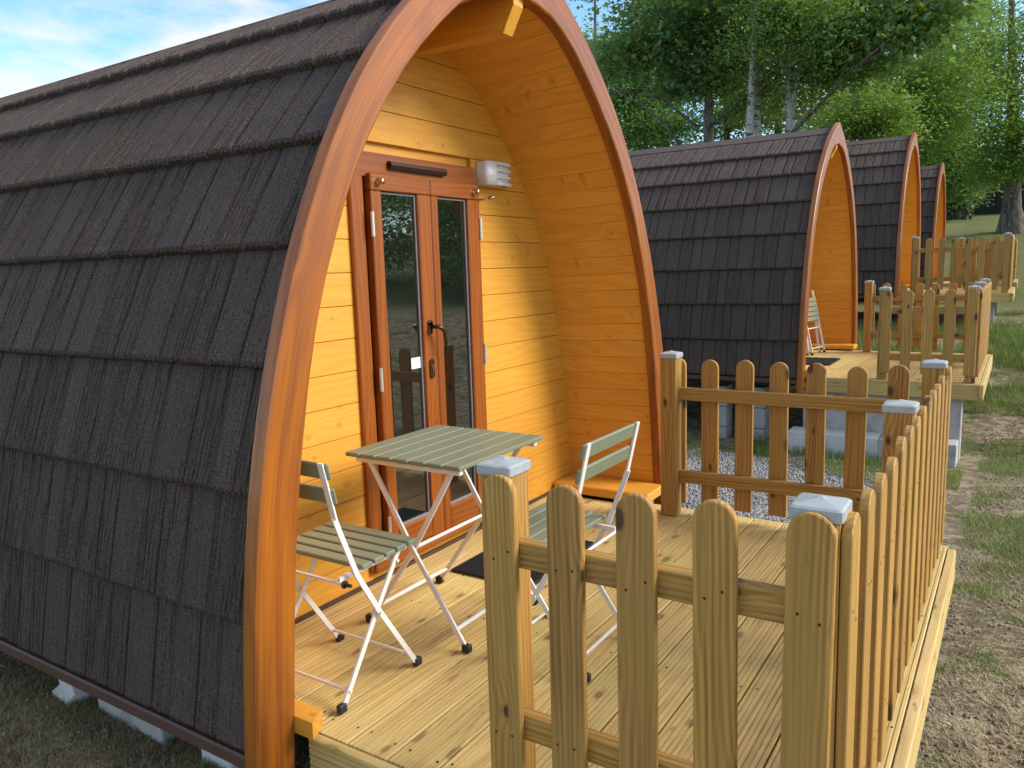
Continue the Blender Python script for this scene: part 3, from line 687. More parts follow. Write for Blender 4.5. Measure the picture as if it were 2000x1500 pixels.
def make_deck(label):
    d = thing('timber_deck', label, 'deck', (0, 0, 0), 0, 'timber decks in front of the pods')
    # board local X -> world Y, local Y -> world -X ... keep right handed: ex=Y, ey=-X, ez=Z
    for k in range(-4, 10):
        xb = 0.007+PITCH*k
        me = db_porch if k < 0 else (db_full if k < 9 else db_edge); w = BW if k < 9 else 0.134
        if k == 0: me = db_full
        y0 = 0.052 if k < 0 else DY0
        x_hi = xb+w
        if k == -4: continue_x = max(xb, XW+0.013)
        o = link('deck_board', me, d, basis((x_hi, y0+rnd(-0.003, 0.003), -rnd(0, 0.0012)), EY, -EX, EZ))
    link('fascia_board', fas_near, d, basis((0.03, 0.002, -0.004), EX, -EZ, -EY) if False else basis((0.03, 0.0, -0.146), EX, EZ, -EY), )
    link('fascia_board', fas_front, d, basis((1.547, -0.029, -0.146), EY, EZ, EX))
    link('fascia_board', fas_near, d, basis((1.516, 2.609, -0.146), -EX, EZ, EY))
    for x in (0.10, 0.55, 1.0, 1.44):
        j = MB(); j.box(x-0.024, x+0.024, DY0+0.004, DY1-0.004, -0.135, -0.030); link('joist', j.mesh('joist', 'under'), d)
    return d
DECKS = [make_deck('nearest timber deck with bistro table and chairs on its grooved boards')]
dl = [None, 'second timber deck beyond the gravel, raised on concrete blocks', 'third timber deck, higher up the slope at the right edge', 'farthest timber deck, half hidden behind the third fence']
for i in (1, 2, 3): DECKS.append(copy_tree(DECKS[0], PODS[i], dl[i], 'timber decks in front of the pods'))

sc_ = MB(); sc_.tube([(0, 0, -0.002), (0, 0, 0.0006)], 0.0042, 8); SCREW = sc_.mesh('screw', 'bronze')
for o in [c for c in DECKS[0].children if c.name.startswith('deck_board')]:
    L = max(v.co.x for v in o.data.vertices)
    for yy in (0.07, L*0.34, L*0.67, L-0.07):
        for dx in (0.022, 0.122):
            q = o.matrix_basis @ Matrix.Translation((yy+rnd(-0.008, 0.008), dx+rnd(-0.004, 0.004), 0.0))
            link('screw', SCREW, o, q)

# ------------------------------------------------------------------ fences
def picket_mesh(L, w, t, seed):
    rg = random.Random(seed); n = 12; r = w/2; c = 0.0025
    prof = [(0, -r), (L-r, -r)]+[(L-r+r*math.sin(a), -r*math.cos(a)) for a in np.linspace(0, math.pi, n+1)[1:-1]]+[(L-r, r), (0, r)]
    m = len(prof); V = []
    cx, cy = L/2, 0
    for z, ins in ((0, c), (c, 0), (t-c, 0), (t, c)):
        for x, y in prof:
            V.append((x-(ins if x > L-r*0.6 else 0), y-(ins if y > 0.001 else (-ins if y < -0.001 else 0)), z))
    F = [tuple(range(m))[::-1], tuple(range(3*m, 4*m))]
    for k in range(3):
        for i in range(m): F.append((k*m+i, k*m+(i+1) % m, (k+1)*m+(i+1) % m, (k+1)*m+i))
    return mesh('picket', V, F, 'pine')
PK = [picket_mesh(0.80+dz, 0.090, 0.021, i) for i, dz in enumerate((0.0, 0.004, -0.005, 0.002))]
def board_mesh(name, L, w, t, mat='pine', c=0.003):
    b = MB(); b.cbox(0, L, -w/2, w/2, -t/2, t/2, c); return b.mesh(name, mat)
POST = board_mesh('post', 0.872, 0.088, 0.088, c=0.005)
def cap_mesh():
    b = MB(); h = 0.0505; z0, z1, z2 = 0.0, 0.026, 0.037; r = 0.006
    rings = []
    for z, a in ((z0, h-0.001), (z0+0.002, h), (z1-0.004, h), (z1, h-0.005), (z2-0.004, 0.012), (z2, 0.003)):
        rr = min(0.008, a*0.3); ring = []
        for sx, sy in ((1, 1), (-1, 1), (-1, -1), (1, -1)):
            for k in range(3):
                ang = {(1, 1): 0, (-1, 1): 90, (-1, -1): 180, (1, -1): 270}[sx, sy]+k*45
                ring.append((sx*(a-rr)+rr*math.cos(R(ang)), sy*(a-rr)+rr*math.sin(R(ang)), z))
        rings.append(ring)
    V = [p for r_ in rings for p in r_]; n = 12; F = [tuple(range(n))[::-1], tuple(range(5*n, 6*n))]
    for k in range(5):
        for i in range(n): F.append((k*n+i, k*n+(i+1) % n, (k+1)*n+(i+1) % n, (k+1)*n+i))
    b.add(V, F); return b.mesh('post_cap', 'cap')
CAPM = cap_mesh()
RAILM = {}
def rail_mesh(L):
    k = round(L, 3)
    if k not in RAILM: RAILM[k] = board_mesh('rail', L, 0.066, 0.038, c=0.003)
    return RAILM[k]
nb_ = MB(); nb_.tube([(0, 0, 0.019), (0, 0, 0.0216)], 0.0034, 8); NAIL = nb_.mesh('nail', 'bronze')
def make_fence(label, loc, mirror=False, nails=False):
    f = thing('picket_fence', label, 'fence', loc, 0, 'picket fences round the decks')
    yN, yD, xA, xE, xF, yM = 0.106, 2.472, 0.690, 0.193, 1.430, 1.31
    def MY(y): return (2.578-y) if mirror else y
    sg = -1 if mirror else 1
    posts = [(xA, yN), (xF, yN), (xF, yM), (xF, yD), (xE, yD)]
    for x, y in posts:
        p = link('post', POST, f, basis((x, MY(y), 0.0), EZ, EX, EY)); p.rotation_euler.rotate_axis('X', random.choice((0, math.pi/2, math.pi)))
        link('post_cap', CAPM, p, Matrix.Translation((x, MY(y), 0.860)))
    def rails(a, b):
        a, b = Vector(a), Vector(b); d = (b-a); L = d.length; ex = d.normalized()
        for z in (0.668, 0.217):
            link('rail', rail_mesh(L), f, basis((a.x, a.y, z+rnd(-0.004, 0.004)), ex, EZ, ex.cross(EZ)))
    o = 0.044
    rails((xA+o, MY(yN-0.024), 0), (xF-o, MY(yN-0.024), 0))
    rails((xE+o, MY(yD+0.024), 0), (xF-o, MY(yD+0.024), 0))
    rails((xF+0.024, MY(yN+o*1.0), 0), (xF+0.024, MY(yM-o), 0)); rails((xF+0.024, MY(yM+o), 0), (xF+0.024, MY(yD-o), 0))
    def pk(x, y, nrm, z0):
        ey = EZ.cross(Vector(nrm)) * -1
        ey = Vector(nrm).cross(EZ)
        m = basis((x, y, z0+rnd(-0.009, 0.009)), EZ, ey, EZ.cross(ey)) @ Matrix.Rotation(rnd(-0.009, 0.009), 4, 'Z')
        p = link('picket', random.choice(PK), f, m)
        if nails:
            for zz_ in (0.60, 0.15):
                for dy in (-0.020, 0.022):
                    nm = m @ Matrix.Translation((zz_+rnd(-0.018, 0.018), dy+rnd(-0.006, 0.006), 0.0))
                    link('nail', NAIL, p, nm)
    nN, nF = (0, -1*sg, 0), (0, 1*sg, 0)
    for k in range(5): pk(0.712+0.1775*k, MY(yN-0.0455), nN, 0.068)
    for k in range(7): pk(0.212+0.178*k, MY(yD+0.0455), nF, 0.052)
    for k in range(14): pk(xF+0.0455, MY(0.118+0.1815*k), (1, 0, 0), 0.060+(0.004 if k % 3 else -0.003))
    return f
FL = ['picket fence in the foreground round the nearest deck, posts with pale grey caps', 'picket fence round the second deck, seen across the gravel', 'picket fence round the third deck, running unbroken along its near side', 'picket fence round the farthest deck, seen behind the third fence']
for i in range(4): make_fence(FL[i], PODS[i], mirror=(i == 2), nails=(i == 0))

# ------------------------------------------------------------------ concrete blocks
def block(name, x0, x1, y0, y1, z0, z1, label, mat='concrete', group='concrete blocks under the pods', c=0.006):
    b = MB(); cx, cy = (x0+x1)/2, (y0+y1)/2; b.cbox(x0-cx, x1-cx, y0-cy, y1-cy, 0, z1-z0, c)
    o = link(name, b.mesh(name, mat), None, Matrix.Translation((cx, cy, z0)) @ Matrix.Rotation(rnd(-0.02, 0.02), 4, 'Z'))
    return tag(o, label, 'concrete block', group)
# near pod
b = MB(); b.prism([(-0.012, 0.16), (-0.005, 0.10), (0.0, 0.06), (-0.03, 0.045), (-0.03, -0.02), (0.24, -0.02), (0.24, 0.16)][::-1], 'X', 0, 0.14)
tag(link('concrete_pad', b.mesh('concrete_pad', 'palecon'), None, Matrix.Translation((-1.42, 0.0, -0.30)) @ Matrix.Rotation(R(-6), 4, 'Z')), 'pale moulded concrete pad under the nearest roof edge, leftmost', 'concrete block', 'concrete blocks under the pods')
block('concrete_block', -1.18, -0.78, 0.02, 0.24, -0.36, -0.162, 'long grey concrete block under the nearest roof edge, beside the pale pad')
block('concrete_block', -0.56, -0.40, 0.03, 0.22, -0.36, -0.162, 'small pale concrete block under the nearest pod, next to the arch foot', 'palecon')
for x, nm in ((-2.6, 'leftmost hidden pier'),): pass
# second pod: stepped blocks under the deck and piers under the pod
X2, Y2, Z2 = PODS[1]
block('concrete_block', -0.18, 0.66, 6.56, 6.84, -0.66, -0.36, 'long low concrete block forming a step below the second deck, left of pair', 'palecon', 'step blocks below the second deck')
block('concrete_block', 0.665, 1.32, 6.57, 6.84, -0.66, -0.365, 'long low concrete block forming a step below the second deck, right of pair', 'concrete', 'step blocks below the second deck')
for k, (xa, xb) in enumerate(((-0.09, 0.345), (0.35, 0.785), (0.79, 1.33))):
    block('concrete_block', xa, xb, 6.85, 7.05, -0.60, 0.028, 'upright grey concrete block behind the step below the second deck, %s of three' % ('left', 'middle', 'right')[k], 'concrete', 'upright blocks below the second deck')
for k, x in enumerate((-1.02, -0.62)):
    for j in range(3):
        block('concrete_block', x-0.10, x+0.12, 6.86+0.05*k, 7.08+0.05*k, -0.66+0.226*j, -0.66+0.226*(j+1)-0.006, '%s concrete block in the %s pier under the second pod' % (('bottom', 'middle', 'top')[j], ('left', 'right')[k]), 'concrete', 'pier blocks under the second pod')
for i, nm in ((2, 'third'), (3, 'farthest')):
    px_, py_, pz_ = PODS[i]
    for k, (dx, dy) in enumerate(((0.2, 0.25), (1.2, 0.25), (1.2, 2.3))):
        g0 = gz(px_+dx, py_+dy)-0.05
        block('concrete_block', px_+dx-0.11, px_+dx+0.11, py_+dy-0.1, py_+dy+0.1, g0, pz_-0.148, 'concrete block carrying the %s deck, %s' % (nm, ('beside its pod', 'near outer corner', 'far outer corner')[k]), 'concrete', 'blocks carrying the upper decks')

# ------------------------------------------------------------------ furniture
def seat_slats(parent, xs, y0, pitch, wdt, n, z, th, half, mat='sage', name='seat_slat'):
    for k in range(n):
        b = MB(); yy = y0+k*pitch; b.cbox(-half, half, yy, yy+wdt, z-th, z, 0.003)
        link(name, b.mesh(name, mat), parent)
def make_chair(label, loc, rz):
    c = thing('bistro_chair', label, 'chair', loc, rz, 'folding bistro chairs on the nearest deck')
    for sx in (-1, 1):
        x = sx*0.186
        b = MB(); b.bar([(x, -0.206, 0.806), (x, -0.186, 0.72), (x, -0.164, 0.625)], 0.022, 0.006, (1, 0, 0)); u = link('back_upright', b.mesh('back_upright', 'cream'), c)
        b = MB(); b.bar([(x, -0.166, 0.63), (x, -0.150, 0.585), (x, -0.085, 0.42), (x, 0.004, 0.267), (x, 0.165, 0.022)], 0.007, 0.018, (1, 0, 0)); link('leg', b.mesh('leg', 'cream'), c)
        x2 = sx*0.172
        b = MB(); b.bar([(x2, 0.125, 0.432), (x2, 0.004, 0.262), (x2, -0.160, 0.022)], 0.007, 0.018, (1, 0, 0)); link('leg', b.mesh('leg', 'cream'), c)
        for xx, yy, ang in ((x, 0.176, -1), (x2, -0.172, 1)):
            b = MB(); b.cbox(xx-0.011, xx+0.011, yy-0.016, yy+0.016, 0.0005, 0.030, 0.004); link('foot_cap', b.mesh('foot_cap', 'rubber'), c)
        b = MB(); b.tube([(x-0.012, 0.004, 0.2645), (x+0.012, 0.004, 0.2645)], 0.006, 8); link('pivot', b.mesh('pivot', 'steel'), c)
        b = MB(); b.bar([(x*0.82, -0.13, 0.415), (x*0.82, 0.185, 0.424)], 0.016, 0.010, (0, 0, 1)); link('seat_rail', b.mesh('seat_rail', 'cream'), c)
        b = MB(); b.tube([(x*0.93, -0.13, 0.405), (x*0.93+sx*0.006, -0.13, 0.405)], 0.013, 10); b.tube([(x*0.93, -0.13, 0.405), (x*0.93+sx*0.03, -0.13, 0.405)], 0.006, 8); link('stop_knob', b.mesh('stop_knob', 'rubber'), c)
    for yy, zz_ in ((0.142, 0.057), (-0.137, 0.057), (-0.13, 0.405), (0.112, 0.40)):
        b = MB(); b.tube([(-0.182, yy, zz_), (0.182, yy, zz_)], 0.0055, 8); link('cross_rod', b.mesh('cross_rod', 'cream'), c)
    for k in range(5):
        b = MB(); yy = -0.072+k*0.0545; b.cbox(-0.20+0.006*(4-k)*0, 0.20, yy, yy+0.046, 0.434+0.002*k, 0.450+0.002*k, 0.003); link('seat_slat', b.mesh('seat_slat', 'sage'), c)
    for z0_, y0_ in ((0.752, -0.1905), (0.672, -0.172)):
        b = MB(); b.cbox(-0.205, 0.205, 0, 0.012, 0, 0.052, 0.004)
        link('back_slat', b.mesh('back_slat', 'sage'), c, Matrix.Translation((0, y0_, z0_)) @ Matrix.Rotation(R(13), 4, 'X'))
    return c
make_chair('sage slatted folding chair with cream metal legs beside the nearest arch foot, left of table', (-0.140, 0.31, 0.002), 0)
make_chair('sage slatted folding chair right of the table, seen between the front pickets', (0.430, 0.85, 0.002), R(90))
tb = thing('bistro_table', 'square sage slatted folding table with crossed cream legs before the glazed door', 'table', (-0.090, 0.880, 0.002), 0)
for k in range(7):
    b = MB(); x = -0.268+k*0.0772; b.cbox(x, x+0.0695, -0.278, 0.282, 0.676, 0.692, 0.003); link('table_slat', b.mesh('table_slat', 'sage'), tb)
for y in (-0.246, 0.246):
    b = MB(); b.cbox(-0.235, 0.250, y-0.011, y+0.011, 0.654, 0.675, 0.003); link('top_rail', b.mesh('top_rail', 'cream'), tb)
    s2 = 0.012 if y > 0 else -0.012
    b = MB(); b.bar([(-0.185, y-s2, 0.656), (0.0, y-s2, 0.345), (0.222, y-s2, 0.022)], 0.009, 0.019, (0, 1, 0)); link('leg', b.mesh('leg', 'cream'), tb)
    b = MB(); b.bar([(0.190, y-s2*2.2, 0.656), (0.0, y-s2*2.2, 0.345), (-0.235, y-s2*2.2, 0.022)], 0.009, 0.019, (0, 1, 0)); link('leg', b.mesh('leg', 'cream'), tb)
    for xx, yy in ((0.232, y-s2), (-0.246, y-s2*2.2)):
        b = MB(); b.cbox(xx-0.017, xx+0.017, yy-0.013, yy+0.013, 0.0005, 0.030, 0.004); link('foot_cap', b.mesh('foot_cap', 'rubber'), tb)
for x in (0.188, -0.200):
    b = MB(); b.tube([(x, -0.232, 0.075), (x, 0.232, 0.075)], 0.0085, 10); link('stretcher', b.mesh('stretcher', 'cream'), tb)
b = MB(); b.tube([(0, -0.22, 0.345), (0, 0.22, 0.345)], 0.007, 8); link('pivot_rod', b.mesh('pivot_rod', 'cream'), tb)

def doormat(loc, label):
    b = MB(); b.cbox(-0.21, 0.21, -0.31, 0.31, 0.001, 0.011, 0.002)
    m_ = thing('doormat', label, 'doormat', loc, 0, 'black doormats')
    base = link('mat_base', b.mesh('mat_base', 'mat'), m_)
    b = MB()
    for k in range(38): y = -0.298+k*0.0161; b.box(-0.197, 0.197, y-0.004, y+0.004, 0.0105, 0.0145)
    link('mat_ribs', b.mesh('mat_ribs', 'mat'), m_)
doormat((-0.16, 1.535, 0.002), 'black ribbed doormat on the nearest deck before the glazed door')
doormat((PODS[1][0]-0.16, PODS[1][1]+1.25, PODS[1][2]+0.002), 'black doormat lying on the second deck')

# folded furniture leaning in the second porch
def folded(label, loc, rz, lean, hgt, table=False):
    c = thing('folded_table' if table else 'folded_chair', label, 'table' if table else 'chair', loc, rz)
    Rm = Matrix.Rotation(lean, 4, 'X'); hw_ = 0.19 if not table else 0.25
    def put(nm, bld, mat): link(nm, bld.mesh(nm, mat), c, Rm)
    for sx in (-1, 1):
        b = MB(); b.bar([(sx*hw_, 0, 0.02), (sx*hw_, 0, hgt)], 0.024, 0.012, (0, 1, 0)); put('leg', b, 'cream')
        b = MB(); b.bar([(sx*(hw_-0.02), 0.06, 0.02), (sx*(hw_-0.02), 0.01, hgt*0.75)], 0.024, 0.012, (0, 1, 0)); put('leg', b, 'cream')
        for yy in (0, 0.06):
            b = MB(); b.cbox(sx*hw_-0.014, sx*hw_+0.014, yy-0.014, yy+0.014, 0.0, 0.03, 0.004); put('foot_cap', b, 'rubber')
    for z in (0.08, 0.33):
        b = MB(); b.tube([(-hw_, 0.005, z), (hw_, 0.005, z)], 0.008, 8); put('cross_rod', b, 'cream')
    for k in range(7 if table else 5):
        z = 0.42+k*0.06; b = MB(); b.cbox(-hw_-0.015, hw_+0.015, -0.022, -0.008, z, z+0.05, 0.003); put('slat', b, 'sage')
x2, y2, z2 = PODS[1]
folded('folded sage and cream chair leaning inside the second porch, nearer the front', (x2-0.30, y2+2.05, z2+0.002), R(80), R(-13), 0.80)
folded('folded sage and cream table leaning inside the second porch, against the door wall', (x2-0.42, y2+1.75, z2+0.002), R(86), R(-9), 0.86, True)

# ------------------------------------------------------------------ black shed and pale building far behind the lawn
sh = thing('black_shed', 'low black boarded shed at the top of the lawn behind the tree trunks', 'shed', (0.2, 41.0, gz(0.2, 41)-0.1))
for k in range(22):
    b = MB(); x = -5.0+k*0.36; b.cbox(x, x+0.345, -0.02, 0.02, 0, 2.9, 0.006); link('board', b.mesh('board', 'blackshed'), sh)
b = MB(); b.box(-5.0, 2.92, 0.03, 4.0, 0, 2.85); link('body', b.mesh('body', 'blackshed'), sh)
b = MB(); b.box(-5.2, 3.1, -0.25, 4.2, 2.9, 3.05); link('roof', b.mesh('roof', 'blackshed'), sh)
b = MB(); b.box(-5.0, 2.92, -0.045, -0.022, 1.05, 1.11); link('rail', b.mesh('rail', 'seal'), sh)
ph = thing('pale_building', 'pale rendered building behind the trunk at the right edge of the lawn', 'building', (4.6, 43.0, gz(4.6, 43)-0.1))
b = MB(); b.box(-1.4, 4.0, 0, 4.0, 0, 2.6); link('wall', b.mesh('wall', 'palewall'), ph)
b = MB(); b.prism([(-0.4, 2.62), (2.0, 3.9), (4.4, 2.62)], 'X', -1.6, 4.2); link('roof', b.mesh('roof', 'tile'), ph)

# ------------------------------------------------------------------ trees
LV3 = np.array([(0, 0, 0), (-.5, .42, .05), (-.17, .55, .0), (0, 1, -.06), (.17, .55, .0), (.5, .42, .05)]); LF3 = np.array([(0, 2, 1), (0, 3, 2), (0, 4, 3), (0, 5, 4)])
LV1 = np.array([(0, 0, 0), (-.28, .5, .06), (0, 1, -.03), (.28, .5, .06)]); LF1 = np.array([(0, 2, 1), (0, 3, 2)])
def leaf_frames(n, droop=0.5):
    az = RNG.uniform(0, 2*np.pi, n); nz = np.abs(RNG.normal(0.75, 0.35, n)); nt_ = RNG.normal(0, 0.5, (n, 2))
    nrm = np.stack([nt_[:, 0], nt_[:, 1], nz], 1); nrm /= np.linalg.norm(nrm, axis=1, keepdims=True)
    d = np.stack([np.cos(az), np.sin(az), RNG.normal(-droop, 0.35, n)], 1); d -= nrm*(d*nrm).sum(1, keepdims=True); d /= np.linalg.norm(d, axis=1, keepdims=True)
    x = np.cross(d, nrm); return np.stack([x, d, nrm], 2)
def tree(name, label, base, top, r0, lobes, leafmat, lsize, nleaf, barkm='bark', broad=False, stems=1, limbs=(), cl_r=0.45, droop=0.5, ncl=140, group='trees behind the pods', flare=1.5, ivy=False):
    base = Vector(base); top = Vector(top)
    t = thing(name, label, 'tree', base, 0, group); tm = MB(); trunk_pts = []
    rg = random.Random(hash(label) % 9999 if False else len(label)*31+int(abs(base.x*10)))
    for s in range(stems):
        off = Vector((rg.uniform(-0.25, 0.25), rg.uniform(-0.25, 0.25), 0))*(1 if stems > 1 else 0)
        tp = top-base+Vector((rg.uniform(-0.5, 0.5), rg.uniform(-0.5, 0.5), 0))*(1 if stems > 1 else 0.3)
        pts = []; rad = []
        for k in range(11):
            u = k/10; p = off*(1-0.3*u)+tp*u+Vector((math.sin(u*5+s*2)*0.10, math.cos(u*4+s)*0.10, 0))*(u*(1.2-u))
            if k == 0: p.z -= 0.25
            pts.append(p); rad.append(r0*(1-0.82*u)*(1+(flare-1)*max(0, 1-u*9))); trunk_pts.append((base+p, r0*(1-0.8*u)))
        tm.tube(pts, rad, 10, False)
    C = []
    tot = sum(l[3] if len(l) > 3 else 1 for l in lobes)
    for l in lobes:
        c, rad3 = np.array(l[0]), np.array(l[1]); m = int(ncl*(l[3] if len(l) > 3 else 1)/tot)
        v = RNG.normal(size=(m, 3)); v /= np.linalg.norm(v, axis=1, keepdims=True); C.append(c+v*rad3*(RNG.random((m, 1))**0.45))
    C = np.concatenate(C)
    # branches to a third of the clusters
    TP = np.array([p for p, _ in trunk_pts])
    for i in range(0, len(C), 4):
        c = C[i]; lowz = c[2]-0.35*np.linalg.norm(c[:2]-TP[len(TP)//2][:2])
        j = int(np.argmin(np.abs(TP[:, 2]-max(lowz, base.z+0.35*(top.z-base.z)))+0.3*RNG.random(len(TP)))); p0, rr = trunk_pts[j]
        a = p0-base; e = Vector(c)-base; mid = a.lerp(e, 0.5)+Vector((rg.uniform(-.3, .3), rg.uniform(-.3, .3), 0.12*(e-a).length*rg.uniform(0.2, 1.2)))
        m1 = a.lerp(mid, 0.5)+Vector((rg.uniform(-.1, .1), rg.uniform(-.1, .1), 0)); m2 = mid.lerp(e, 0.5)
        rb = min(rr*0.35, 0.035)*rg.uniform(0.4, 1); tm.tube([a, m1, mid, m2, e], [rb, rb*0.8, rb*0.6, rb*0.38, rb*0.14], 5, False)
    for lim in limbs:
        P = [Vector(p)-base for p in lim[0]]; tm.tube(P, list(np.linspace(lim[1], lim[2], len(P))), 8, False)
    link('trunk', tm.mesh('trunk', barkm, True), t)
    per = nleaf//len(C); ids = np.repeat(np.arange(len(C)), per)
    g = RNG.normal(size=(len(ids), 3)); sc = RNG.uniform(0.6, 1.3, len(C))[ids][:, None]
    P = C[ids]+g*np.array([cl_r, cl_r, cl_r*0.55])*sc-np.array(base)
    S = (lsize*RNG.uniform(0.65, 1.25, len(P)))[:, None]*np.ones((1, 3))
    V, F = scatter(LV3 if broad else LV1, LF3 if broad else LF1, P, leaf_frames(len(P), droop), S)
    stuff(link('crown', mesh_np('crown', V, F, leafmat), t))
    if ivy:
        n = 5000; u = RNG.random(n); k = (u*0.45*10); a = RNG.uniform(0, 2*np.pi, n); rr = r0*(1.15-0.5*u)+np.abs(RNG.normal(0, 0.10, n))
        ctr = np.outer(u*0.55, np.array(top-base)); P = ctr+np.stack([np.cos(a)*rr, np.sin(a)*rr, np.zeros(n)], 1)
        V, F = scatter(LV3, LF3, P, leaf_frames(n, 0.9), np.full((n, 3), 0.14)); stuff(link('ivy', mesh_np('ivy', V, F, 'ivy'), t))
    return t
def at(u, v, y):
    """world point at distance y along the row seen at photo pixel (u, v) - used once to lay the planting out"""
    d = fw + r2*((u-1000)/1526.67) + u2*((750-v)/1526.67)
    return CAM + d*((y-CAM.y)/d.y)
def P3(u, v, y, dy=0): p = at(u, v, y); return (p.x, p.y+dy, p.z)
def root(u, v, y): p = at(u, v, y); return (p.x, y, gz(p.x, y)-0.05)

tree('sycamore_tree', 'dark sycamore with large lobed leaves spreading behind the birches, grey trunk', root(1375, 265, 17.2), P3(1400, -330, 17.2), 0.17,
     [(P3(1225, 100, 17), (1.0, 1.0, 0.7), 0, .6), (P3(1310, 60, 17), (1.1, 1.2, 0.8), 0, .9), (P3(1410, 50, 17.5), (1.2, 1.2, 0.9), 0, 1), (P3(1560, 30, 17), (1.3, 1.2, 0.8), 0, 1), (P3(1690, 70, 16.5), (1.2, 1.0, 0.8), 0, .9), (P3(1400, -80, 17.5), (3.4, 2.0, 1.2), 0, 1.6), (P3(1330, 175, 17.6), (0.9, 0.9, 0.4), 0, .4), (P3(1430, 150, 17.4), (0.8, 0.8, 0.45), 0, .4), (P3(1790, 20, 16.5), (1.0, 0.9, 0.6), 0, .6), (P3(1650, 130, 16.8), (0.9, 0.9, 0.5), 0, .4)],
     'leaf_syc', 0.160, 23000, broad=True, droop=0.9, ncl=210, cl_r=0.34,
     limbs=[((P3(1365, 250, 17.2), P3(1290, 190, 16.6), P3(1235, 185, 16), P3(1190, 165, 15.6)), 0.035, 0.012), ((P3(1330, 285, 16.4), P3(1290, 235, 16.2), P3(1255, 205, 16), P3(1190, 172, 15.6)), 0.04, 0.012), ((P3(1545, 262, 16.6), P3(1600, 205, 16.2), P3(1660, 140, 15.8), P3(1740, 75, 15)), 0.05, 0.018), ((P3(1640, 160, 16.0), P3(1690, 120, 15.8), P3(1730, 100, 15.4)), 0.03, 0.012)])
tree('birch_tree', 'white-stemmed birch with twin trunks behind the second pod roof', root(1474, 255, 16.4), P3(1480, -300, 16.4), 0.125,
     [(P3(1455, 190, 16.9), (0.8, 0.8, 0.7), 0, .7), (P3(1505, 60, 16.0), (1.0, 1.0, 1.0), 0, 1.0), (P3(1480, -100, 16.8), (1.6, 1.4, 1.3), 0, 1)], 'leaf_bir', 0.07, 14000, 'birchbark', stems=2, ncl=110, cl_r=0.30, droop=0.9)
tree('birch_tree', 'single white-stemmed birch with a forked trunk, right of the twin birch', root(1546, 240, 16.7), P3(1550, -320, 16.7), 0.125,
     [(P3(1590, 180, 17.2), (0.8, 0.8, 0.7), 0, .7), (P3(1610, 70, 16.2), (1.2, 1.1, 1.0), 0, 1.1), (P3(1560, -100, 17), (1.6, 1.2, 1.3), 0, 1)], 'leaf_bir', 0.07, 15000, 'birchbark', ncl=120, cl_r=0.32, droop=0.9,
     limbs=[((P3(1546, 215, 16.6), P3(1556, 160, 16.5), P3(1575, 110, 16.4), P3(1600, 60, 16.2)), 0.055, 0.02), ((P3(1546, 175, 16.6), P3(1530, 120, 16.5), P3(1520, 70, 16.4)), 0.04, 0.015)])
tree('hazel_shrub', 'rounded fresh green shrub rising between the second and third roofs', root(1690, 260, 19.5), P3(1690, 190, 19.5), 0.06,
     [(P3(1680, 225, 19.5), (0.9, 0.9, 0.7), 0, 1), (P3(1725, 245, 19.5), (0.8, 0.8, 0.7), 0, 1), (P3(1620, 250, 20.5), (1.0, 0.9, 0.6), 0, .8)], 'leaf_lime', 0.085, 15000, stems=4, ncl=90, cl_r=0.26)
tree('thorn_tree', 'dense small-leaved green tree behind the third and farthest roofs', root(1790, 330, 25), P3(1800, 40, 25), 0.20,
     [(P3(1760, 200, 24.5), (1.6, 1.4, 1.1), 0, 1.2), (P3(1850, 190, 24.5), (1.5, 1.4, 1.2), 0, 1.2), (P3(1800, 60, 24.5), (2.2, 1.5, 1.3), 0, 1.2), (P3(1830, 270, 25), (1.0, 1.0, 0.7), 0, .6)], 'leaf_ash', 0.10, 24000, ncl=170, cl_r=0.36)
tree('ash_tree', 'ash with bare grey flared trunk on the lawn at the right edge', root(1976, 452, 28.5), P3(1975, -60, 28.5), 0.27,
     [(P3(1960, 260, 28), (1.9, 1.6, 1.3), 0, 1.2), (P3(2050, 230, 28), (2.0, 1.8, 1.6), 0, 1.2), (P3(1930, 120, 27.5), (2.2, 2.0, 1.5), 0, 1.3), (P3(2060, 60, 28), (2.6, 2.2, 2.0), 0, 1.3), (P3(1975, 320, 27.6), (1.1, 0.9, 0.6), 0, .6)], 'leaf_ash', 0.12, 26000, ncl=200, cl_r=0.42, flare=1.9)
tree('ivy_tree', 'ivy-clad tree on the lawn just right of the farthest pod', root(1866, 418, 37), P3(1850, 40, 37), 0.42,
     [(P3(1850, 280, 36.5), (1.8, 1.4, 1.3), 0, 1), (P3(1900, 330, 36), (1.2, 1.0, 0.8), 0, .7), (P3(1860, 180, 36.5), (2.4, 2.0, 1.6), 0, 1.2), (P3(1890, 385, 35.5), (0.6, 0.5, 0.25), 0, .15)], 'leaf_dark', 0.14, 20000, ncl=150, cl_r=0.42, ivy=True)
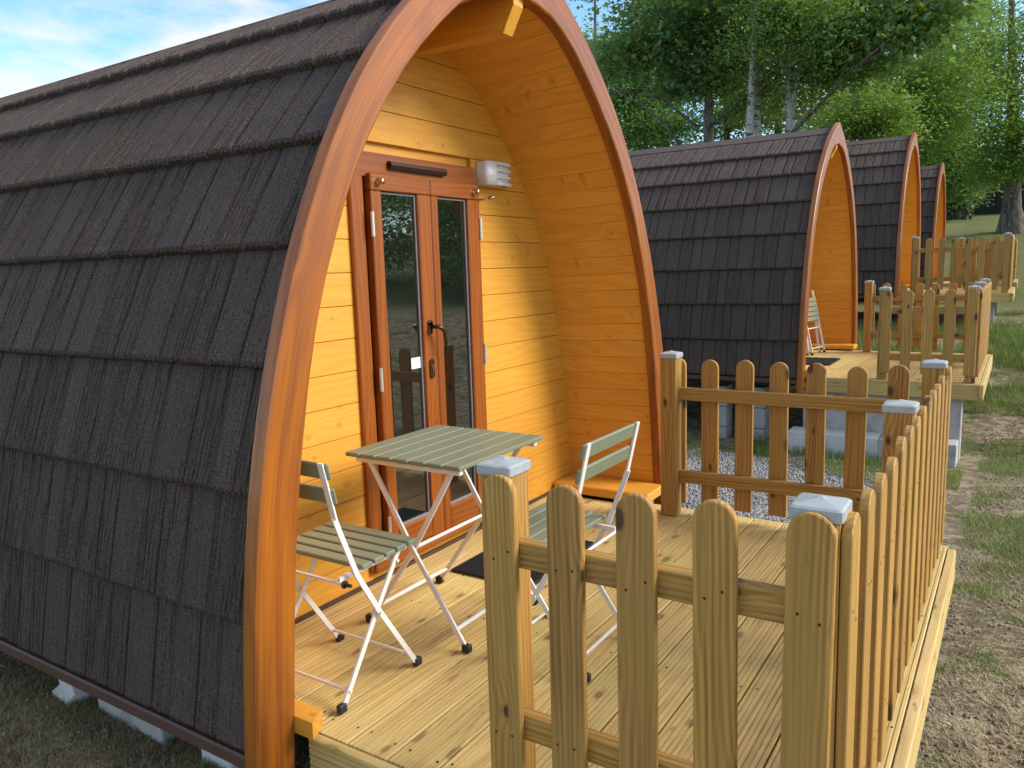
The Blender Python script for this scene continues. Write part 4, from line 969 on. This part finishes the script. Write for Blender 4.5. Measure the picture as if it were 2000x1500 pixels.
bgs = [(1165, 30, 'tall dark tree farthest left behind the near arch', 'leaf_dark', [(1200, 200, 1.8, 1.3), (1180, 110, 1.5, 0.9), (1290, 250, 1.8, 1.0)]),
       (1290, 31, 'dark tree behind the sycamore, left of its grey trunk', 'leaf_dark', [(1280, 150, 2.0, 1.4), (1340, 60, 2.2, 1.4), (1240, 260, 1.6, 1.0)]),
       (1420, 33, 'fresh green tree glimpsed between the sycamore and twin birch trunks', 'leaf_lime', [(1420, 230, 2.0, 1.3), (1400, 120, 2.2, 1.4), (1450, 10, 2.6, 1.6)]),
       (1520, 35, 'light green tree glimpsed between the two birches', 'leaf_ash', [(1510, 215, 1.8, 1.1), (1560, 90, 2.5, 1.6), (1500, -20, 2.8, 1.6)]),
       (1640, 32, 'mid green tree behind the fresh green shrub', 'leaf_ash', [(1640, 170, 2.2, 1.6), (1680, 60, 2.6, 1.8), (1720, 220, 1.8, 1.4)]),
       (1770, 38, 'broad dark tree behind the dense green tree', 'leaf_dark', [(1760, 140, 2.8, 2.0), (1850, 40, 3.0, 2.2), (1780, 280, 2.4, 1.4)])]
for u, y, lab, lm, lb in bgs:
    tree('woodland_tree', lab, root(u, 280, y), P3(u, -60, y), 0.20, [(P3(a, b_, y), (rx, 1.6, rz_), 0, rx*rz_) for a, b_, rx, rz_ in lb], lm, 0.165, 17000, ncl=130, cl_r=0.55)
# trees facing the pods across the site (mirrored in the door glass)
for k, (x, y, h, lm) in enumerate(((15.0, 21.0, 6.0, 'leaf_dark'), (19.0, 21.5, 6.0, 'leaf_ash'), (17.0, 27.0, 7.5, 'leaf_dark'), (11.5, 19.0, 4.6, 'leaf_lime'))):
    z = gz(x, y)
    tree('site_edge_tree', ('dark leafy tree facing the nearest pod, mirrored in its door glass', 'light leafy tree facing the nearest pod, mirrored in its door glass', 'tallest dark tree facing the pods, mirrored faintly in the door glass', 'fresh green low tree facing the nearest pod, mirrored in its door glass')[k], (x, y, z-0.05), (x, y, z+h), 0.16,
         [((x, y, z+h*0.62), (2.3, 2.3, h*0.32), 0, 1.4), ((x-0.3, y+0.4, z+h*0.25), (2.0, 2.2, h*0.2), 0, 1.0)], lm, 0.18, 9000, ncl=110, cl_r=0.5, group='trees along the far edge of the site')

# ------------------------------------------------------------------ grass, straw, thatch
GV = np.array([(-.5, 0, 0), (.5, 0, 0), (.28, .25, .6), (-.28, .25, .6), (0, .62, 1.0)]); GFt = np.array([(0, 1, 2), (0, 2, 3), (3, 2, 4)])
def blades(px, py, hgt, wid, bend):
    n = len(px); az = RNG.uniform(0, 2*np.pi, n); c, s = np.cos(az), np.sin(az); Z = np.zeros(n); O = np.ones(n)
    Rm = np.stack([np.stack([c, -s, Z], 1), np.stack([s, c, Z], 1), np.stack([Z, Z, O], 1)], 1)
    S_ = np.stack([wid, hgt*bend, hgt], 1)
    return scatter(GV, GFt, np.stack([px, py, ground_z(px, py)-0.006], 1), Rm, S_)
def field(n, x0, x1, y0, y1, sc, thr, soft=0.08, seed=0):
    x = RNG.uniform(x0, x1, n); y = RNG.uniform(y0, y1, n); v = 0.65*vnoise(x+seed, y, sc)+0.35*vnoise(x-seed, y, sc*3.1)
    k = RNG.random(n) < np.clip((v-thr)/soft, 0, 1); return x[k], y[k]
Vs, Fs, nb = [], [], 0
def push(VF):
    global nb
    Vs.append(VF[0]); Fs.append(VF[1]+nb); nb += len(VF[0])
x, y = field(110000, 1.5, 3.4, 0.2, 9.0, 1.5, 0.53, 0.12); push(blades(x, y, RNG.uniform(.02, .065, len(x)), RNG.uniform(.003, .006, len(x)), RNG.uniform(.4, 1.4, len(x))))
x, y = field(50000, 1.0, 4.2, 8.5, 15.0, 1.0, 0.44, 0.12, 9); push(blades(x, y, RNG.uniform(.04, .11, len(x)), RNG.uniform(.005, .009, len(x)), RNG.uniform(.3, 1.1, len(x))))
x, y = field(16000, -2.4, 1.4, 5.7, 6.9, 2.0, 0.40, 0.12, 4); push(blades(x, y, RNG.uniform(.04, .13, len(x)), RNG.uniform(.004, .007, len(x)), RNG.uniform(.3, .9, len(x))))
x, y = field(5000, -0.4, 0.9, 2.5, 4.6, 2.6, 0.66, 0.05, 2); push(blades(x, y, RNG.uniform(.03, .09, len(x)), RNG.uniform(.004, .007, len(x)), RNG.uniform(.3, .9, len(x))))
x, y = field(40000, -1.6, 2.4, 9.4, 12.8, 1.4, 0.38, 0.12, 6); push(blades(x, y, RNG.uniform(.06, .17, len(x)), RNG.uniform(.005, .009, len(x)), RNG.uniform(.3, .9, len(x))))
x, y = field(6000, -2.8, -0.1, -1.5, 0.3, 2.0, 0.62, 0.08, 3); push(blades(x, y, RNG.uniform(.02, .05, len(x)), RNG.uniform(.002, .004, len(x)), RNG.uniform(.5, 1.4, len(x))))
stuff(link('grass', mesh_np('grass', np.concatenate(Vs), np.concatenate(Fs), 'grassblade')), 'patchy green grass growing through the bare soil around the decks', 'grass')
Vs, Fs, nb = [], [], 0
x, y = field(130000, 1.5, 3.4, 0.0, 9.0, 1.2, 0.36, 0.2, 20); push(blades(x, y, RNG.uniform(.006, .026, len(x)), RNG.uniform(.0025, .006, len(x)), RNG.uniform(1.6, 5.0, len(x))))
x, y = field(40000, 1.0, 4.2, 8.5, 14.0, 1.2, 0.40, 0.2, 21); push(blades(x, y, RNG.uniform(.01, .035, len(x)), RNG.uniform(.005, .011, len(x)), RNG.uniform(1.5, 4.0, len(x))))
x, y = field(22000, -2.8, -0.1, -1.6, 0.3, 2.5, 0.46, 0.2, 22); push(blades(x, y, RNG.uniform(.006, .026, len(x)), RNG.uniform(.002, .004, len(x)), RNG.uniform(1.5, 5.0, len(x))))
stuff(link('dry_straw', mesh_np('dry_straw', np.concatenate(Vs), np.concatenate(Fs), 'straw')), 'dry straw-coloured dead grass scattered over the soil', 'dry grass')
Vs, Fs, nb = [], [], 0
x, y = field(110000, -2.8, 0.1, -1.6, 0.5, 3.0, 0.22, 0.25, 30); push(blades(x, y, RNG.uniform(.010, .036, len(x)), RNG.uniform(.0025, .0055, len(x)), RNG.uniform(0.8, 2.8, len(x))))
x, y = field(45000, 1.5, 3.2, 0.0, 6.0, 1.6, 0.34, 0.2, 31); push(blades(x, y, RNG.uniform(.008, .030, len(x)), RNG.uniform(.0025, .005, len(x)), RNG.uniform(1.0, 3.0, len(x))))
stuff(link('thatch', mesh_np('thatch', np.concatenate(Vs), np.concatenate(Fs), 'moss')), 'brown mossy thatch matted over the ground beside the nearest pod', 'thatch')
n = 5200; px = RNG.uniform(1.5, 3.3, n); py = RNG.uniform(0.0, 8.0, n); k = vnoise(px, py, 1.7) > 0.35; px, py = px[k], py[k]
px = np.concatenate([px, RNG.uniform(-2.7, -0.1, 1500)]); py = np.concatenate([py, RNG.uniform(-1.5, 0.3, 1500)])
S = RNG.uniform(0.004, 0.016, (len(px), 3)); V, F = scatter(OV, OF, np.stack([px, py, ground_z(px, py)+0.003], 1), rand_frames(len(px)), S)
M['clod'] = plain('crumbled_soil', (0.26, 0.19, 0.125), 0.95, 0, 0.5, 12)
stuff(link('soil_clods', mesh_np('soil_clods', V, F, 'clod')), 'crumbs of brown soil and small stones strewn over the bare ground', 'soil')
